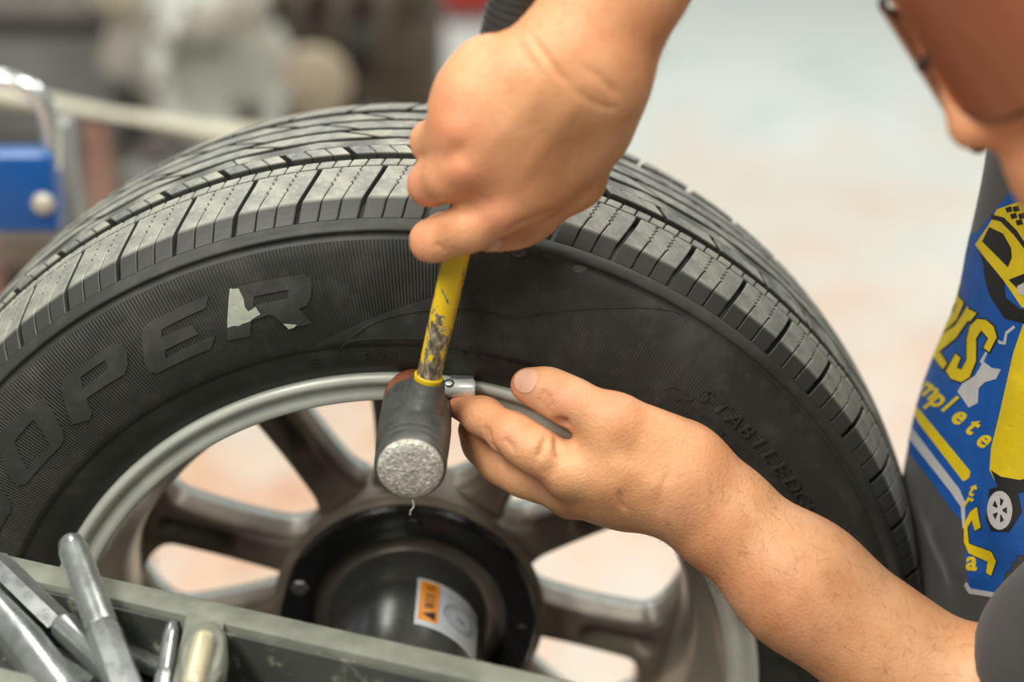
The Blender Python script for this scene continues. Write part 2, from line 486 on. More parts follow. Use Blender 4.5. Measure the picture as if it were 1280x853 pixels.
# boundary ridges of the smooth panels
ridge([tp(*p) for p in ((440, 421), (470, 402), (520, 389), (575, 388), (640, 396))], .0008)
ridge([tp(*p) for p in ((545, 383), (590, 386), (640, 398), (700, 392))], .0008)
ridge([tp(*p) for p in ((640, 397), (740, 385), (836, 386), (860, 402))], .0008)
ridge([tp(*p) for p in ((420, 455), (428, 433), (452, 425), (530, 424))], .0010)
# small size marking along the bead, partly rubbed away
for ch, px, py in (('P', 455, 451), ('2', 473, 449), ('2', 488, 447.5), ('5', 390, 458), ('P', 575, 449), ('6', 593, 452), ('5', 610, 456), ('R', 628, 461)):
    a0, r0 = tp(px, py)
    put_glyph('size_marking', ch, lambda x, y: (a0-x*.0085*1.3, r0+y*.0085), on_tyre, M['letter'], tyre, .0006)
# mould vent spews / scuffs
for px, py, rad in ((648, 316, 6), (724, 336, 5)):
    lp = [tp(px+rad*2*math.cos(t)*random.uniform(.8, 1.1), py+rad*math.sin(t)*random.uniform(.8, 1.1)) for t in np.linspace(0, 2*math.pi, 12)[:-1]]
    emboss('scuff_patch', [lp], on_tyre, simple('scuffed rubber', (.10, .095, .075), .7, 0, .3, 200, .2), tyre, .0003)

# ---- rim
rp = [(.0, .2318), (-.0030, .2310), (-.0046, .2285), (-.0040, .2258), (-.0010, .2236), (.0020, .2226), (.0024, .2210), (.0006, .2170), (.0004, .2132), (.0022, .2117), (.0080, .2108)]
bp = [(.0080, .2108), (.020, .2090), (.034, .2050), (.046, .1975), (.060, .1925), (.100, .1905), (.130, .1920), (.150, .1960), (.178, .2005), (.190, .2090), (.198, .2290), (.2000, .2318)]
back = [(.196, .2335), (.186, .2200), (.17, .2180), (.14, .2010), (.09, .1960), (.06, .1980), (.04, .2170), (.012, .2190), (.004, .2330), (.0, .2318)]
v, f = lathe(rp, 256); rim = mesh('rim_lip', v, f, M['rimpaint'], wheel, True)
v, f = lathe(bp+back, 256); barrel = mesh('rim_barrel', v, f, M['barrel'], wheel, True)

# ten spokes in five pairs; angles at the spoke centre lines
def spoke_mesh(aw, an, side):
    """one spoke; aw/an = half-angle to the middle of the wide / narrow window; side: which neighbour is wide"""
    rs = np.concatenate([np.linspace(.060, .1, 9), np.linspace(.105, .165, 13), np.linspace(.169, .197, 9)])
    V_, F_ = [], []
    nv = 19
    for r in rs:
        def hw(lim):                          # half width: waist in the middle, fillets into hub and rim
            w = .0145+.0035*((r-.13)/.06)**2
            if r < .098: w += .075*((.098-r)/.030)**2.2*.35
            if r > .168: w += ((r-.168)/.026)**2.6*.030
            return min(w/r, lim)
        a1, a0 = hw(aw), -hw(an)
        if side < 0: a1, a0 = hw(an), -hw(aw)
        dish = .010*max(0, (r-.08)/.11)**1.5
        hp = .0062/r                          # half width of the cast pocket
        for k in range(9):                    # back face (towards the machine) with a cast pocket near the rim
            u = (0, .07, .18, .40, .5, .60, .82, .93, 1)[k]; a = a0+(a1-a0)*u
            if k in (3, 5): a = hp*(1 if k == 5 else -1)*.75
            if k in (2, 6): a = hp*(1 if k == 6 else -1)*1.35
            if k == 4: a = 0
            e = (1, .5, .06, 0, 0, 0, .06, .5, 1)[k]
            pk = (0, 0, 0, 1, 1.05, 1, 0, 0, 0)[k]*math.exp(-((r-.157)/.025)**6)
            V_.append((r*math.cos(a), .128+dish+.007*e+.024*pk, r*math.sin(a)))
        V_.append((r*math.cos(a1), .154+dish, r*math.sin(a1)))
        for k in range(8):
            u = k/7; a = a1-(a1-a0)*u; e = abs(u-.5)*2
            V_.append((r*math.cos(a), .170+dish-.005*max(0, e-.5)**2/.25, r*math.sin(a)))
        V_.append((r*math.cos(a0), .154+dish, r*math.sin(a0)))
    for i in range(len(rs)-1):
        for k in range(nv):
            F_.append((i*nv+k, i*nv+(k+1) % nv, (i+1)*nv+(k+1) % nv, (i+1)*nv+k))
    return V_, F_
WA, NA = R(41/2), R(31/2)
for sd, angs in ((1, (125, 53, -19, -91, -163)), (-1, (166, 94, 22, -50, -122))):
    v, f = spoke_mesh(WA, NA, sd); me = None
    for a in angs:
        if me is None:
            o = mesh('spoke', v, f, [M['cast'], M['machined_lit']], wheel, True); me = o.data
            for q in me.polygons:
                if 9 <= q.index % 19 <= 17: q.material_index = 1  # machined front face, plus light painted on the far half of both side walls
        else: o = link('spoke', me, None, wheel)
        o.rotation_euler = (0, -R(a), 0)
v, f = lathe([(.172, .0), (.172, .060), (.166, .080), (.150, .084), (.126, .083), (.112, .086), (.100, .092), (.094, .094), (.094, .030), (.172, .030), (.172, .0)], 96)
mesh('wheel_hub', v, f, M['cast'], wheel, True)
# ================================================================== wheel balancer
TZ = .150                                   # tray top above the wheel axis
A0, A1 = UZ(0, 689, TZ), UZ(735, 853, TZ)   # far edge of the tray's top rail
tx = (A1-A0).normalized(); tx.z = 0; tx.normalize()
ty = Vector((tx.y, -tx.x, 0))               # towards the camera
bal = empty('wheel_balancer', (0, -.2, 0), 'grey wheel balancer with tool tray in front of the wheel', 'machine')
M['tray'] = simple('grey-green worn plastic', (.20, .212, .17), .5, 0, .4, 45, .2, .001)
M['traydark'] = None
def tray_dark():
    m = N('oily tray bottom'); f = m.noise(55, 5, .7); g = m.noise(14, 4)
    c = m.mix(m.maprange(f, .56, .68), (.045, .05, .043), (.26, .25, .19))
    c = m.mix(m.maprange(g, .5, .8, 0, .5), c, (.10, .105, .09))
    m.set(Base__Color=c, Roughness=.45, Normal=m.bump(f, .3, .001)); return m.m
M['traydark'] = tray_dark()
def T(a, b, z=0): return A0+tx*a+ty*b+Vector((0, 0, z))
Trot = Matrix((tx, ty*-1, Vector((0, 0, 1)))).transposed()
def tbox(name, a0, a1, b0, b1, z0, z1, mat, par, bev=.004):
    bm = bmesh.new(); c = T((a0+a1)/2, (b0+b1)/2, (z0+z1)/2)
    add_box(bm, c, (abs(a1-a0), abs(b1-b0), abs(z1-z0)), Trot)
    return bm_obj(name, bm, mat, par, True, bev)
def tcoord(px, py):
    p = UZ(px, py, TZ)-A0; return p.dot(tx), p.dot(ty)
LT = -.12; RTT = .62; DP = .30
rail = .020
da = tcoord(258, 760)[0]
tbox('tray_rail', LT, RTT, 0, rail, -.042, 0, M['tray'], bal, .005)
tbox('tray_rail', LT, RTT, DP-.03, DP, -.042, 0, M['tray'], bal, .005)
tbox('tray_side', LT, LT+.03, rail, DP-.03, -.042, 0, M['tray'], bal)
tbox('tray_side', RTT-.03, RTT, rail, DP-.03, -.042, 0, M['tray'], bal)
d0, d1 = UZ(258, 762, TZ), UZ(243, 853, TZ); dd = (d1-d0).normalized()
def slab(name, a, b, w0, w1, z0, z1, mat, par, bev):
    s_ = Vector((-dd.y, dd.x, 0)); bm = bmesh.new()
    q = [a-s_*w0/2, a+s_*w0/2, b+s_*w1/2, b-s_*w1/2]
    lo_ = [bm.verts.new(p+Vector((0, 0, z0))) for p in q]; hi_ = [bm.verts.new(p+Vector((0, 0, z1))) for p in q]
    bm.faces.new(lo_[::-1]); bm.faces.new(hi_)
    for i in range(4): bm.faces.new((lo_[i], lo_[(i+1) % 4], hi_[(i+1) % 4], hi_[i]))
    return bm_obj(name, bm, mat, par, True, bev)
slab('tray_divider', d0+dd*.002, d0+dd*.24, .021, .025, -.042, -.0005, M['tray'], bal, .004)
for a0_, a1_ in ((LT+.03, da-.010), (da+.010, RTT-.03)):
    tbox('tray_liner', a0_+.001, a1_-.001, rail+.0002, rail+.003, -.041, -.0045, M['traydark'], bal, 0)
tbox('tray_bottom', LT, RTT, 0, DP, -.056, -.040, M['traydark'], bal, 0)
# raised boss on the divider with a brass pin lying in its slot
bc = UZ(254, 826, TZ)
bm = bmesh.new(); add_rev(bm, bc-Vector((0, 0, .006)), (0, 0, 1), [(0, .0125), (.009, .0125), (.0115, .0105)], 32, 1, 2.6, True, dd)
bm_obj('divider_boss', bm, M['tray'], bal)
bm = bmesh.new(); p0_, p1_ = UZ(255, 797, TZ+.008), UZ(240, 862, TZ+.008)
add_tube(bm, [p0_, p0_.lerp(p1_, .08), p0_.lerp(p1_, .92), p1_], [.0046, .0058, .0058, .0046], 18)
bm_obj('brass_pin', bm, simple('brass pin', (.72, .66, .45), .3, .4), bal)
# cabinet under the tray
tb = bmesh.new(); add_box(tb, T((LT+RTT)/2, DP/2+.005, -.056-(TZ+WZ-.056)/2+.004), (RTT-LT-.04, DP-.03, TZ+WZ-.058), Trot)
bm_obj('cabinet', tb, simple('balancer cabinet paint', (.22, .24, .24), .4, 0, .15, 10, .05), bal, True, .012)

# flange, shaft housing, label
HZ = Vector((0, 0, WZ))
def yrev(name, prof, mat, par, n=64, autos=40):
    bm = bmesh.new(); add_rev(bm, HZ, (0, 1, 0), [(y, r) for y, r in prof], n, cap=False)
    bmesh.ops.remove_doubles(bm, verts=bm.verts[:], dist=1e-5)
    return bm_obj(name, bm, mat, par, True, autos=autos)
fl_ = yrev('clamp_flange', [(.094, .052), (.094, .086), (.092, .088), (.083, .088), (.0805, .0865), (.0800, .071), (.0815, .0685), (.090, .067), (.092, .052)], M['black'], bal)
for a in (86, 158, -4, 205, 130+200, -42):
    p = HZ+Vector((.0785*math.cos(R(a)), .0802, .0785*math.sin(R(a))))
    bm = bmesh.new(); add_rev(bm, p, (0, -1, 0), [(-.004, .0062), (.0012, .0062), (.0022, .005)], 6)
    bm_obj('flange_bolt', bm, M['bolt'] if a in (158, -42, 205) else M['black'], fl_)
hs = yrev('shaft_housing', [(.0900, .0678), (.0895, .0660), (.0900, .0575), (.088, .0545), (.084, .0535), (.060, .0530), (.056, .0520), (.050, .0520), (.046, .0528), (.020, .0522), (-.046, .0505), (-.052, .0485), (-.054, .044), (-.13, .044), (-.135, .03)], M['tan'], bal, 96)
for q in hs.data.polygons:
    if q.center.y < .0865: q.material_index = 1
hs.data.materials.append(M['darkmetal'])
# warning sticker wrapped on the housing
def hrad(y): return float(np.interp(y, [-.052, -.046, .020, .046, .050, .056, .060, .084], [.0485, .0505, .0522, .0528, .0520, .0520, .0530, .0535]))
def on_cyl(s, y, h):                          # s: arc length from the top, clockwise
    a = math.pi/2-s/.0516; r = hrad(y)+h
    return (r*math.cos(a), y, WZ+r*math.sin(a))
def cp_(px, py):                             # pixel -> (arc, y) on the housing
    d = ray(px, py); o = CP-HZ
    a = d.x**2+d.z**2; b = 2*(o.x*d.x+o.z*d.z); c = o.x**2+o.z**2-.0514**2
    disc = b*b-4*a*c
    t = (-b-math.sqrt(max(disc, 0)))/(2*a); p = o+d*t
    return ((math.pi/2-math.atan2(p.z, p.x))*.0516, p.y)
s0, y0 = cp_(524, 727); s1, y1 = cp_(521, 775)
s2, _ = cp_(549, 729)
ya, yb = max(y0, y1), min(y0, y1)
st = emboss('sticker', [[(s0-.001, yb-.006), (s0-.001, ya+.002), (s0+.050, ya+.002), (s0+.050, yb-.006)]], on_cyl, M['white'], hs, .0003, .004)
ow = max(.008, (s2-s0)*.95)
emboss('warning_strip', [[(s0+.001, yb), (s0+.001, ya), (s0+.001+ow, ya), (s0+.001+ow, yb)]], on_cyl, M['orange'], hs, .0005, .004)
ln = ya-yb
yy = yb+.30*ln
for i, ch in enumerate('WARNING'):
    y_ = yb+ln*(.30+.092*i)
    put_glyph('warning_letter', ch, lambda x, y: (s0+.001+ow*.78-y*ow*.75, y_+x*ln*.105), on_cyl, M['ink'], hs, .0007)
tri = [(s0+.001+ow*.2, yb+ln*.15), (s0+.001+ow*.85, yb+ln*.05), (s0+.001+ow*.85, yb+ln*.26)]
emboss('warning_triangle', [tri], on_cyl, M['ink'], hs, .0007, .004)
cs, cy_ = s0+.001+ow+.016, (ya+yb)/2-.004
def ringl(r0, r1): return [[(cs+r0*math.cos(t), cy_+r0*math.sin(t)) for t in np.linspace(0, 2*math.pi, 33)[:-1]], [(cs+r1*math.cos(t), cy_+r1*math.sin(t)) for t in np.linspace(0, 2*math.pi, 33)[:-1]]]
emboss('sticker_emblem', ringl(.0125, .0113), on_cyl, M['grey_ink'], hs, .0006, .004)
emboss('sticker_emblem', ringl(.0095, .0090), on_cyl, M['grey_ink'], hs, .0006, .004)
put_glyph('sticker_emblem', 'R', lambda x, y: (cs+.005-y*.011, cy_-.0035+x*.011), on_cyl, M['grey_ink'], hs, .0006)

# ================================================================== loose steel tools in the tray
def punch(label, p0, p1, r0, r1, kind, mat='steel'):
    """p0: tip, p1: other end"""
    o = empty('steel_punch', (p1[0], p1[1], p1[2]), label, 'tool', 'steel tools in the tray')
    d = (Vector(p1)-Vector(p0)); L = d.length; bm = bmesh.new()
    if kind == 'round':
        add_rev(bm, p0, d, [(0, r0*.25), (.002, r0*.7), (.006, r0*.95), (.012, r0), (L*.45, r1*.98), (L*.46, r1), (L, r1)], 20)
        bm_obj('shank', bm, M['steel'], o)
    elif kind == 'hex':
        add_rev(bm, p0, d, [(0, r0*.45), (.003, r0*.8), (.010, r0), (L*.5, r0*1.05)], 20)
        bm_obj('shank', bm, M['steel'], o)
        bm = bmesh.new(); add_rev(bm, Vector(p0)+d.normalized()*(L*.5), d, [(0, r0*1.0), (.004, r1), (L*.5, r1)], 8)
        bm_obj('hex_body', bm, M['steel'], o, True, 0)
    else:
        add_rev(bm, p0, d, [(0, r0*.6), (.004, r0), (L*.55, r0)], 4, 1.3, .5)
        bm_obj('blade', bm, M['steel'], o, True, .0012)
        bm = bmesh.new(); add_rev(bm, Vector(p0)+d.normalized()*(L*.55), d, [(0, r0), (.004, r1), (L*.45, r1)], 12)
        bm_obj('handle', bm, M['steel'], o)
    return o
M['steel'] = simple('dull tool steel', (.46, .49, .47), .30, .82, .3, 60, .08)
ZF = TZ-.040
def on_floor(px, py, h): return UZ(px, py, ZF+h)
punch('thick round-tipped steel punch leaning across the tray rail', UZ(86, 672, TZ+.028), UZ(172, 905, TZ-.020), .0085, .0098, 'hex')
punch('flat steel bar lying beside the thick punch, left', UZ(-12, 694, TZ+.008), UZ(150, 850, TZ-.024), .0062, .0085, 'flat')
punch('fat tapered steel punch in the tray corner', UZ(-22, 738, TZ-.004), UZ(95, 890, TZ-.016), .0088, .0120, 'round')
punch('thin pointed steel punch next to the tray divider', UZ(216, 778, TZ-.006), UZ(196, 905, TZ-.030), .0045, .0056, 'hex')
punch('short steel rod lying flat under the thick punch', on_floor(120, 800, .008), on_floor(212, 842, .008), .0058, .0062, 'round')
punch('small bright rod at the tray bottom below the bar', on_floor(-10, 778, .008), on_floor(120, 858, .008), .0062, .0070, 'hex')
bx_ = on_floor(18, 850, .022)
bm = bmesh.new(); add_box(bm, bx_+ty*.02, (.05, .03, .022), Trot)
o = bm_obj('weight_block', bm, M['tray'], None, True, .003); tag(o, 'small grey-green block in the corner of the tray', 'block')

# ================================================================== hammer
HX, HZ_, HY0, HY1 = .0157, .2160, -.092, -.0015
ham = empty('hammer', W(HX, -.045, HZ_), 'yellow-handled hammer with round worn metal face held in the fist', 'hammer')
hb = Vector((HX, 0, HZ_+WZ))
M['hrub'] = simple('dark grey hammer rubber', (.105, .112, .10), .42, .1, .5, 60, .3, .001)
def face_mat():
    m = N('hammered bare metal'); v = m.n('ShaderNodeTexVoronoi', Scale=520.); m.l(m.coord(), v.inputs['Vector'])
    f = m.noise(420, 5, .75); g = m.noise(110, 3, .6)
    c = m.ramp(f, [(.34, (.30, .28, .24)), (.5, (.62, .60, .54)), (.66, (.95, .93, .87))])
    c = m.mix(m.maprange(g, .45, .7, 0, .6), c, (.46, .42, .34))
    m.set(Base__Color=c, Metallic=.55, Roughness=.38)
    m.set(Normal=m.bump(f, .7, .0012, m.bump(v.outputs['Distance'], .5, .0010))); return m.m
M['hface'] = face_mat()
bm = bmesh.new()
add_rev(bm, hb+Vector((0, HY0, 0)), (0, 1, 0), [(.0035, .0172), (.0020, .0188), (.0035, .0200), (.010, .0203), (.0115, .0196), (.013, .0203), (.017, .0203), (.0185, .0197), (.020, .0205), (.030, .0208), (.048, .0212), (.066, .0208), (.074, .0205)], 48, cap=False)
bm_obj('hammer_head', bm, M['hrub'], ham)
bm = bmesh.new(); rr_ = [(.0040, .0186), (.0010, .0184), (-.0004, .0172), (-.0012, .0140), (-.0016, .0095), (-.0017, .0045), (-.0018, .0006)]
add_rev(bm, hb+Vector((0, HY0, 0)), (0, 1, 0), rr_, 48)
for v_ in bm.verts:
    if v_.co.y < hb.y+HY0+.0002: v_.co.y += random.uniform(-.0003, .0003)
bm_obj('striking_face', bm, M['hface'], ham)
bm = bmesh.new(); add_rev(bm, hb+Vector((0, HY0+.074, 0)), (0, 1, 0), [(0, .0205), (.001, .0206), (.012, .0205), (.0165, .0190), (.0165, .0008)], 40, cap=False)
bm_obj('end_cap', bm, simple('worn red cap', (.30, .10, .05), .5, 0, .5, 60, .2), ham)
# neck boss
nk = Vector((.0241, -.045, .2484+WZ)); hd = Vector((.0478, 0, .2131)).normalized()
bm = bmesh.new(); add_rev(bm, nk-hd*.036, hd, [(0, .0160), (.012, .0150), (.024, .0122), (.034, .0104), (.0365, .0098), (.0365, .0088), (.034, .0080)], 32, 1.0, 1.0, False, (0, 1, 0))
for v_ in bm.verts:
    t = max(0, min(1, (nk-v_.co).dot(hd)/.036)); v_.co.y = -.045+(v_.co.y+.045)*(1+.7*t)
bm_obj('neck_sleeve', bm, M['hrub'], ham)
bm = bmesh.new(); add_rev(bm, nk-hd*.001, hd, [(0, .0082), (.0035, .0084), (.0042, .0076)], 28)
bm_obj('yellow_collar', bm, simple('yellow plastic', (.75, .50, .01), .4, 0, .15, 60, .05), ham)
def handle_mat():
    m = N('worn yellow fibreglass'); m.coord()
    mp = m.n('ShaderNodeMapping'); mp.inputs['Scale'].default_value = (1, 1, .45); m.l(m.coord(), mp.inputs[0])
    f = m.noise(120, 6, .7, .4, mp.outputs[0]); x, y, z = m.xyz()
    # paint chipped away towards the head, each chip with its own edge
    t = m.maprange(z, .252+WZ, .340+WZ, .155, -.10)
    k = m.math('ADD', f, t); g = m.noise(420, 3, .6, 0, mp.outputs[0])
    bare = m.ramp(g, [(.35, (.07, .055, .04)), (.55, (.20, .16, .11)), (.72, (.52, .42, .27))])
    c = m.mix(m.maprange(k, .555, .575), (.80, .53, .012), bare)
    c = m.mix(m.maprange(m.math('ABSOLUTE', m.math('SUBTRACT', k, .565)), 0, .010, .55, 0), c, (.55, .47, .30))
    m.set(Base__Color=c, Roughness=.42, Normal=m.bump(m.maprange(k, .56, .57, 1, 0), .4, .0006)); return m.m
bm = bmesh.new(); add_rev(bm, nk-hd*.010, hd, [(0, .0070), (.12, .0074), (.165, .0078)], 28, cap=True)
bm_obj('handle', bm, handle_mat(), ham)
gp = [(0, .0095), (.002, .0120)]
for i in range(26):
    t = .004+i*.0042; gp += [(t, .0142), (t+.0022, .0142), (t+.0026, .0136), (t+.0036, .0136)]
gp += [(.118, .0150), (.124, .0140), (.126, .006)]
bm = bmesh.new(); add_rev(bm, nk+hd*.150, hd, gp, 28)
bm_obj('grip', bm, simple('black grip rubber', (.035, .034, .03), .55, 0, .35, 50, .2), ham)
# a curl of lead hanging from the face
bm = bmesh.new(); q = hb+Vector((0, HY0, -.0196))
add_tube(bm, spline([q+Vector((.0008, 0, .001)), q+Vector((.0014, -.001, -.003)), q+Vector((-.0004, -.001, -.006)), q+Vector((-.0008, 0, -.009))], 5), .0005, 6)
bm_obj('metal_burr', bm, M['chrome'], ham)

# ================================================================== clip-on wheel weight on the rim edge
ww = U(571, 486, -.016)
ax = Vector((1, 0, -.05)).normalized()
wt = empty('wheel_weight', ww, 'small bright zinc wheel weight on the rim edge', 'wheel weight')
bm = bmesh.new(); add_rev(bm, ww-ax*.0105, ax, [(-.001, .0050), (0, .0056), (.020, .0056), (.0212, .0050)], 28)
bm_obj('weight_body', bm, M['zinc'], wt)
bm = bmesh.new(); add_rev(bm, ww-ax*.0045+Vector((0, -.0028, .0046)), Vector((0, -.5, .85)), [(-.001, .0026), (.0006, .0026), (.0006, .0018), (-.0008, .0016)], 16, 1.2, 1)
bm_obj('rivet', bm, simple('green-grey rivet', (.05, .10, .075), .3, .6), wt)
bm = bmesh.new(); add_box(bm, ww+Vector((.003, .0115, .002)), (.014, .0150, .0022), Matrix.Rotation(-.15, 3, 'X'))
bm_obj('clip', bm, M['chrome'], wt, True, .0006)
# ================================================================== person (distance-field body, meshed with surface nets)
def smin(a, b, k):
    h = np.maximum(k-np.abs(a-b), 0)/k
    return np.minimum(a, b)-h*h*k*.25
def prim_d(P, q):
    kind = q[0]
    if kind == 'c':                          # tapered capsule
        a, b = np.array(q[1], np.float32), np.array(q[2], np.float32); ba = b-a
        pa = P-a; t = np.clip(pa@ba/max(float(ba@ba), 1e-9), 0, 1)
        return np.linalg.norm(pa-t[:, None]*ba, axis=1)-(q[3]+(q[4]-q[3])*t)
    if kind == 'e':                          # ellipsoid: centre, 3x3 rows = axes, radii
        c, A, r = np.array(q[1], np.float32), np.array(q[2], np.float32), np.array(q[3], np.float32)
        l = (P-c)@A.T; k0 = np.linalg.norm(l/r, axis=1); k1 = np.linalg.norm(l/(r*r), axis=1)
        return k0*(k0-1)/np.maximum(k1, 1e-6)
    if kind == 'f':                          # flattened tapered capsule: squash direction n by factor
        a, b, n, s = np.array(q[1], np.float32), np.array(q[2], np.float32), np.array(q[5], np.float32), q[6]
        Q = P+np.outer((P-a)@n, n*(1/s-1)); b2 = b+n*(((b-a)@n)*(1/s-1)); ba = b2-a
        pa = Q-a; t = np.clip(pa@ba/max(float(ba@ba), 1e-9), 0, 1)
        return (np.linalg.norm(pa-t[:, None]*ba, axis=1)-(q[3]+(q[4]-q[3])*t))*s
def field(P, groups):
    """groups: list of (k_out, prims); a prim = (tuple, k, sign); groups are blended one after another"""
    tot = None
    for kout, prims in groups:
        d = None
        for q, k, sg in prims:
            e = prim_d(P, q)
            if d is None: d = e
            elif sg > 0: d = smin(d, e, k)
            else: d = -smin(-d, e, k)
        tot = d if tot is None else smin(tot, d, kout)
    return tot
def surface(groups, lo, hi, h):
    lo = np.array(lo, np.float32); n = (np.ceil((np.array(hi)-lo)/h).astype(int)//4+1)*4+1
    B = 4
    ci = [np.arange(0, q, B) for q in n]
    G = np.stack(np.meshgrid(*ci, indexing='ij'), -1).reshape(-1, 3)
    cf = field((lo+G*h).astype(np.float32), groups).reshape([len(q) for q in ci])
    Fd = np.repeat(np.repeat(np.repeat(cf, B, 0), B, 1), B, 2)[:n[0], :n[1], :n[2]].copy()
    near = np.abs(Fd) < B*h*2.2
    idx = np.argwhere(near)
    Fd[near] = field((lo+idx*h).astype(np.float32), groups)
    return nets(Fd, lo, h)
def nets(Fd, lo, h):
    S = Fd < 0
    n = Fd.shape
    c0 = [S[i:n[0]-1+i, j:n[1]-1+j, k:n[2]-1+k] for i in (0, 1) for j in (0, 1) for k in (0, 1)]
    cnt = sum(c.astype(np.int8) for c in c0); act = (cnt > 0) & (cnt < 8)
    cells = np.argwhere(act); m = len(cells)
    vid = -np.ones(act.shape, np.int64); vid[tuple(cells.T)] = np.arange(m)
    acc = np.zeros((m, 3)); num = np.zeros(m)
    co = [(i, j, k) for i in (0, 1) for j in (0, 1) for k in (0, 1)]
    val = {c: Fd[cells[:, 0]+c[0], cells[:, 1]+c[1], cells[:, 2]+c[2]] for c in co}
    for a in co:
        for ax in range(3):
            if a[ax]: continue
            b = list(a); b[ax] = 1; b = tuple(b)
            va, vb = val[a], val[b]; cr = (va < 0) != (vb < 0)
            t = np.where(cr, va/np.where(cr, va-vb, 1), 0)
            p = np.tile(np.array(a, float), (m, 1)); p[:, ax] += t
            acc[cr] += p[cr]; num[cr] += 1
    V_ = lo+(cells+acc/num[:, None])*h
    faces = []
    for ax in range(3):
        s0 = np.take(S, range(n[ax]-1), ax); s1 = np.take(S, range(1, n[ax]), ax)
        e = np.argwhere(s0 != s1); u, w = (ax+1) % 3, (ax+2) % 3
        ok = (e[:, u] > 0) & (e[:, w] > 0) & (e[:, u] < n[u]-1) & (e[:, w] < n[w]-1); e = e[ok]
        def cell(du, dw):
            q = e.copy(); q[:, u] -= du; q[:, w] -= dw; return vid[tuple(q.T)]
        Q = np.stack([cell(0, 0), cell(1, 0), cell(1, 1), cell(0, 1)], 1)
        fl = s0[tuple(e.T)]
        Q[fl] = Q[fl][:, ::-1]
        faces.append(Q[(Q >= 0).all(1)])
    F_ = np.concatenate(faces)
    return V_, F_[:, ::-1]
def np_mesh(name, V_, F_):
    me = bpy.data.meshes.new(name)
    me.vertices.add(len(V_)); me.vertices.foreach_set('co', V_.astype(np.float32).ravel())
    me.loops.add(F_.size); me.loops.foreach_set('vertex_index', F_.astype(np.int32).ravel())
    me.polygons.add(len(F_)); me.polygons.foreach_set('loop_start', np.arange(0, F_.size, 4, dtype=np.int32))
    me.polygons.foreach_set('use_smooth', np.ones(len(F_), bool))
    me.update(); me.validate()
    return me
def normals_of(V_, F_):
    n = np.cross(V_[F_[:, 2]]-V_[F_[:, 0]], V_[F_[:, 3]]-V_[F_[:, 1]])
    o = np.zeros_like(V_)
    for k in range(4): np.add.at(o, F_[:, k], n)
    return o/np.maximum(np.linalg.norm(o, axis=1, keepdims=True), 1e-12)
def relax(V_, F_, it=2, w=.5):
    for _ in range(it):
        s = np.zeros_like(V_); c = np.zeros(len(V_))
        for a, b in ((0, 1), (1, 2), (2, 3), (3, 0)):
            np.add.at(s, F_[:, a], V_[F_[:, b]]); np.add.at(c, F_[:, a], 1)
            np.add.at(s, F_[:, b], V_[F_[:, a]]); np.add.at(c, F_[:, b], 1)
        V_ = V_*(1-w)+w*s/np.maximum(c, 1)[:, None]
    return V_
def bvh_of(V_, F_): return BVHTree.FromPolygons([tuple(v) for v in V_], [tuple(f) for f in F_])
def hit(bvh, px, py):
    p, n, i, d = bvh.ray_cast(CP, ray(px, py).normalized(), 6)
    return p, n
def creases(V_, F_, lines):
    """press wrinkles into (depth > 0) or raise veins/knuckles on (depth < 0) the surface; lines = (pixels, width, depth)"""
    bvh = bvh_of(V_, F_); Nn = normals_of(V_, F_); out = V_.copy()
    for pts, w, dep in lines:
        P = [hit(bvh, *p)[0] for p in (pts if len(pts) < 3 else [(q.x, q.y) for q in spline([Vector((a, b, 0)) for a, b in pts], 5)])]
        P = [np.array(p) for p in P if p is not None]
        if not P: continue
        if len(P) == 1: P = P*2
        Pa = np.array(P); lo_, hi_ = Pa.min(0)-3*w, Pa.max(0)+3*w
        sel = np.where(((V_ > lo_) & (V_ < hi_)).all(1))[0]
        if not len(sel): continue
        X = V_[sel]; best = np.full(len(sel), 9.)
        L = len(P)-1; tt = np.zeros(len(sel))
        for k, (a, b) in enumerate(zip(P, P[1:])):
            ba = b-a; t = np.clip((X-a)@ba/max(ba@ba, 1e-12), 0, 1); d = np.linalg.norm(X-a-t[:, None]*ba, axis=1)
            up = d < best; best[up] = d[up]; tt[up] = (k+t[up])/L
        amp = dep*np.exp(-(best/w)**2)
        if L > 1: amp *= np.clip(np.sin(np.pi*np.clip(tt, 0, 1))*1.6, .15, 1)
        out[sel] -= Nn[sel]*amp[:, None]
    return out
def cp3(t): return tuple(U(*t))
def chain(pts, k=.006):
    """pts: [((px, py, y), radius)] -> tapered capsules"""
    o = []
    for (a, ra), (b, rb) in zip(pts, pts[1:]): o.append((('c', cp3(a), cp3(b), ra, rb), k, 1))
    return o
cY = (0, 1, 0)

# ---- right hand: a fist round the hammer handle, back of the hand to the camera
ELB_R = W(.285, .05, .665)
SHO_R = W(.545, .165, .455)
SHO_L = W(.545, -.205, .395)
ELB_L = U(1252, 925, -.125)
wr = (722, 82, -.052)
R_index = chain([((626, 258, -.068), .0135), ((585, 285, -.072), .0118), ((541, 302, -.064), .0112)], .008)+chain([((541, 302, -.064), .0112), ((537, 300, -.036), .0100), ((553, 288, -.023), .0090), ((580, 280, -.0205), .0080)], .006)
R_middle = chain([((584, 208, -.074), .0130), ((562, 220, -.070), .0120), ((539, 229, -.056), .0115)], .008)+chain([((539, 229, -.056), .0115), ((535, 232, -.036), .0102), ((555, 232, -.023), .009), ((590, 230, -.020), .008)], .006)
R_ring = chain([((577, 160, -.071), .0122), ((558, 170, -.060), .0112), ((540, 177, -.047), .0107)], .008)+chain([((540, 177, -.047), .0107), ((545, 182, -.034), .0098), ((565, 185, -.022), .0088), ((597, 182, -.0195), .0078)], .006)
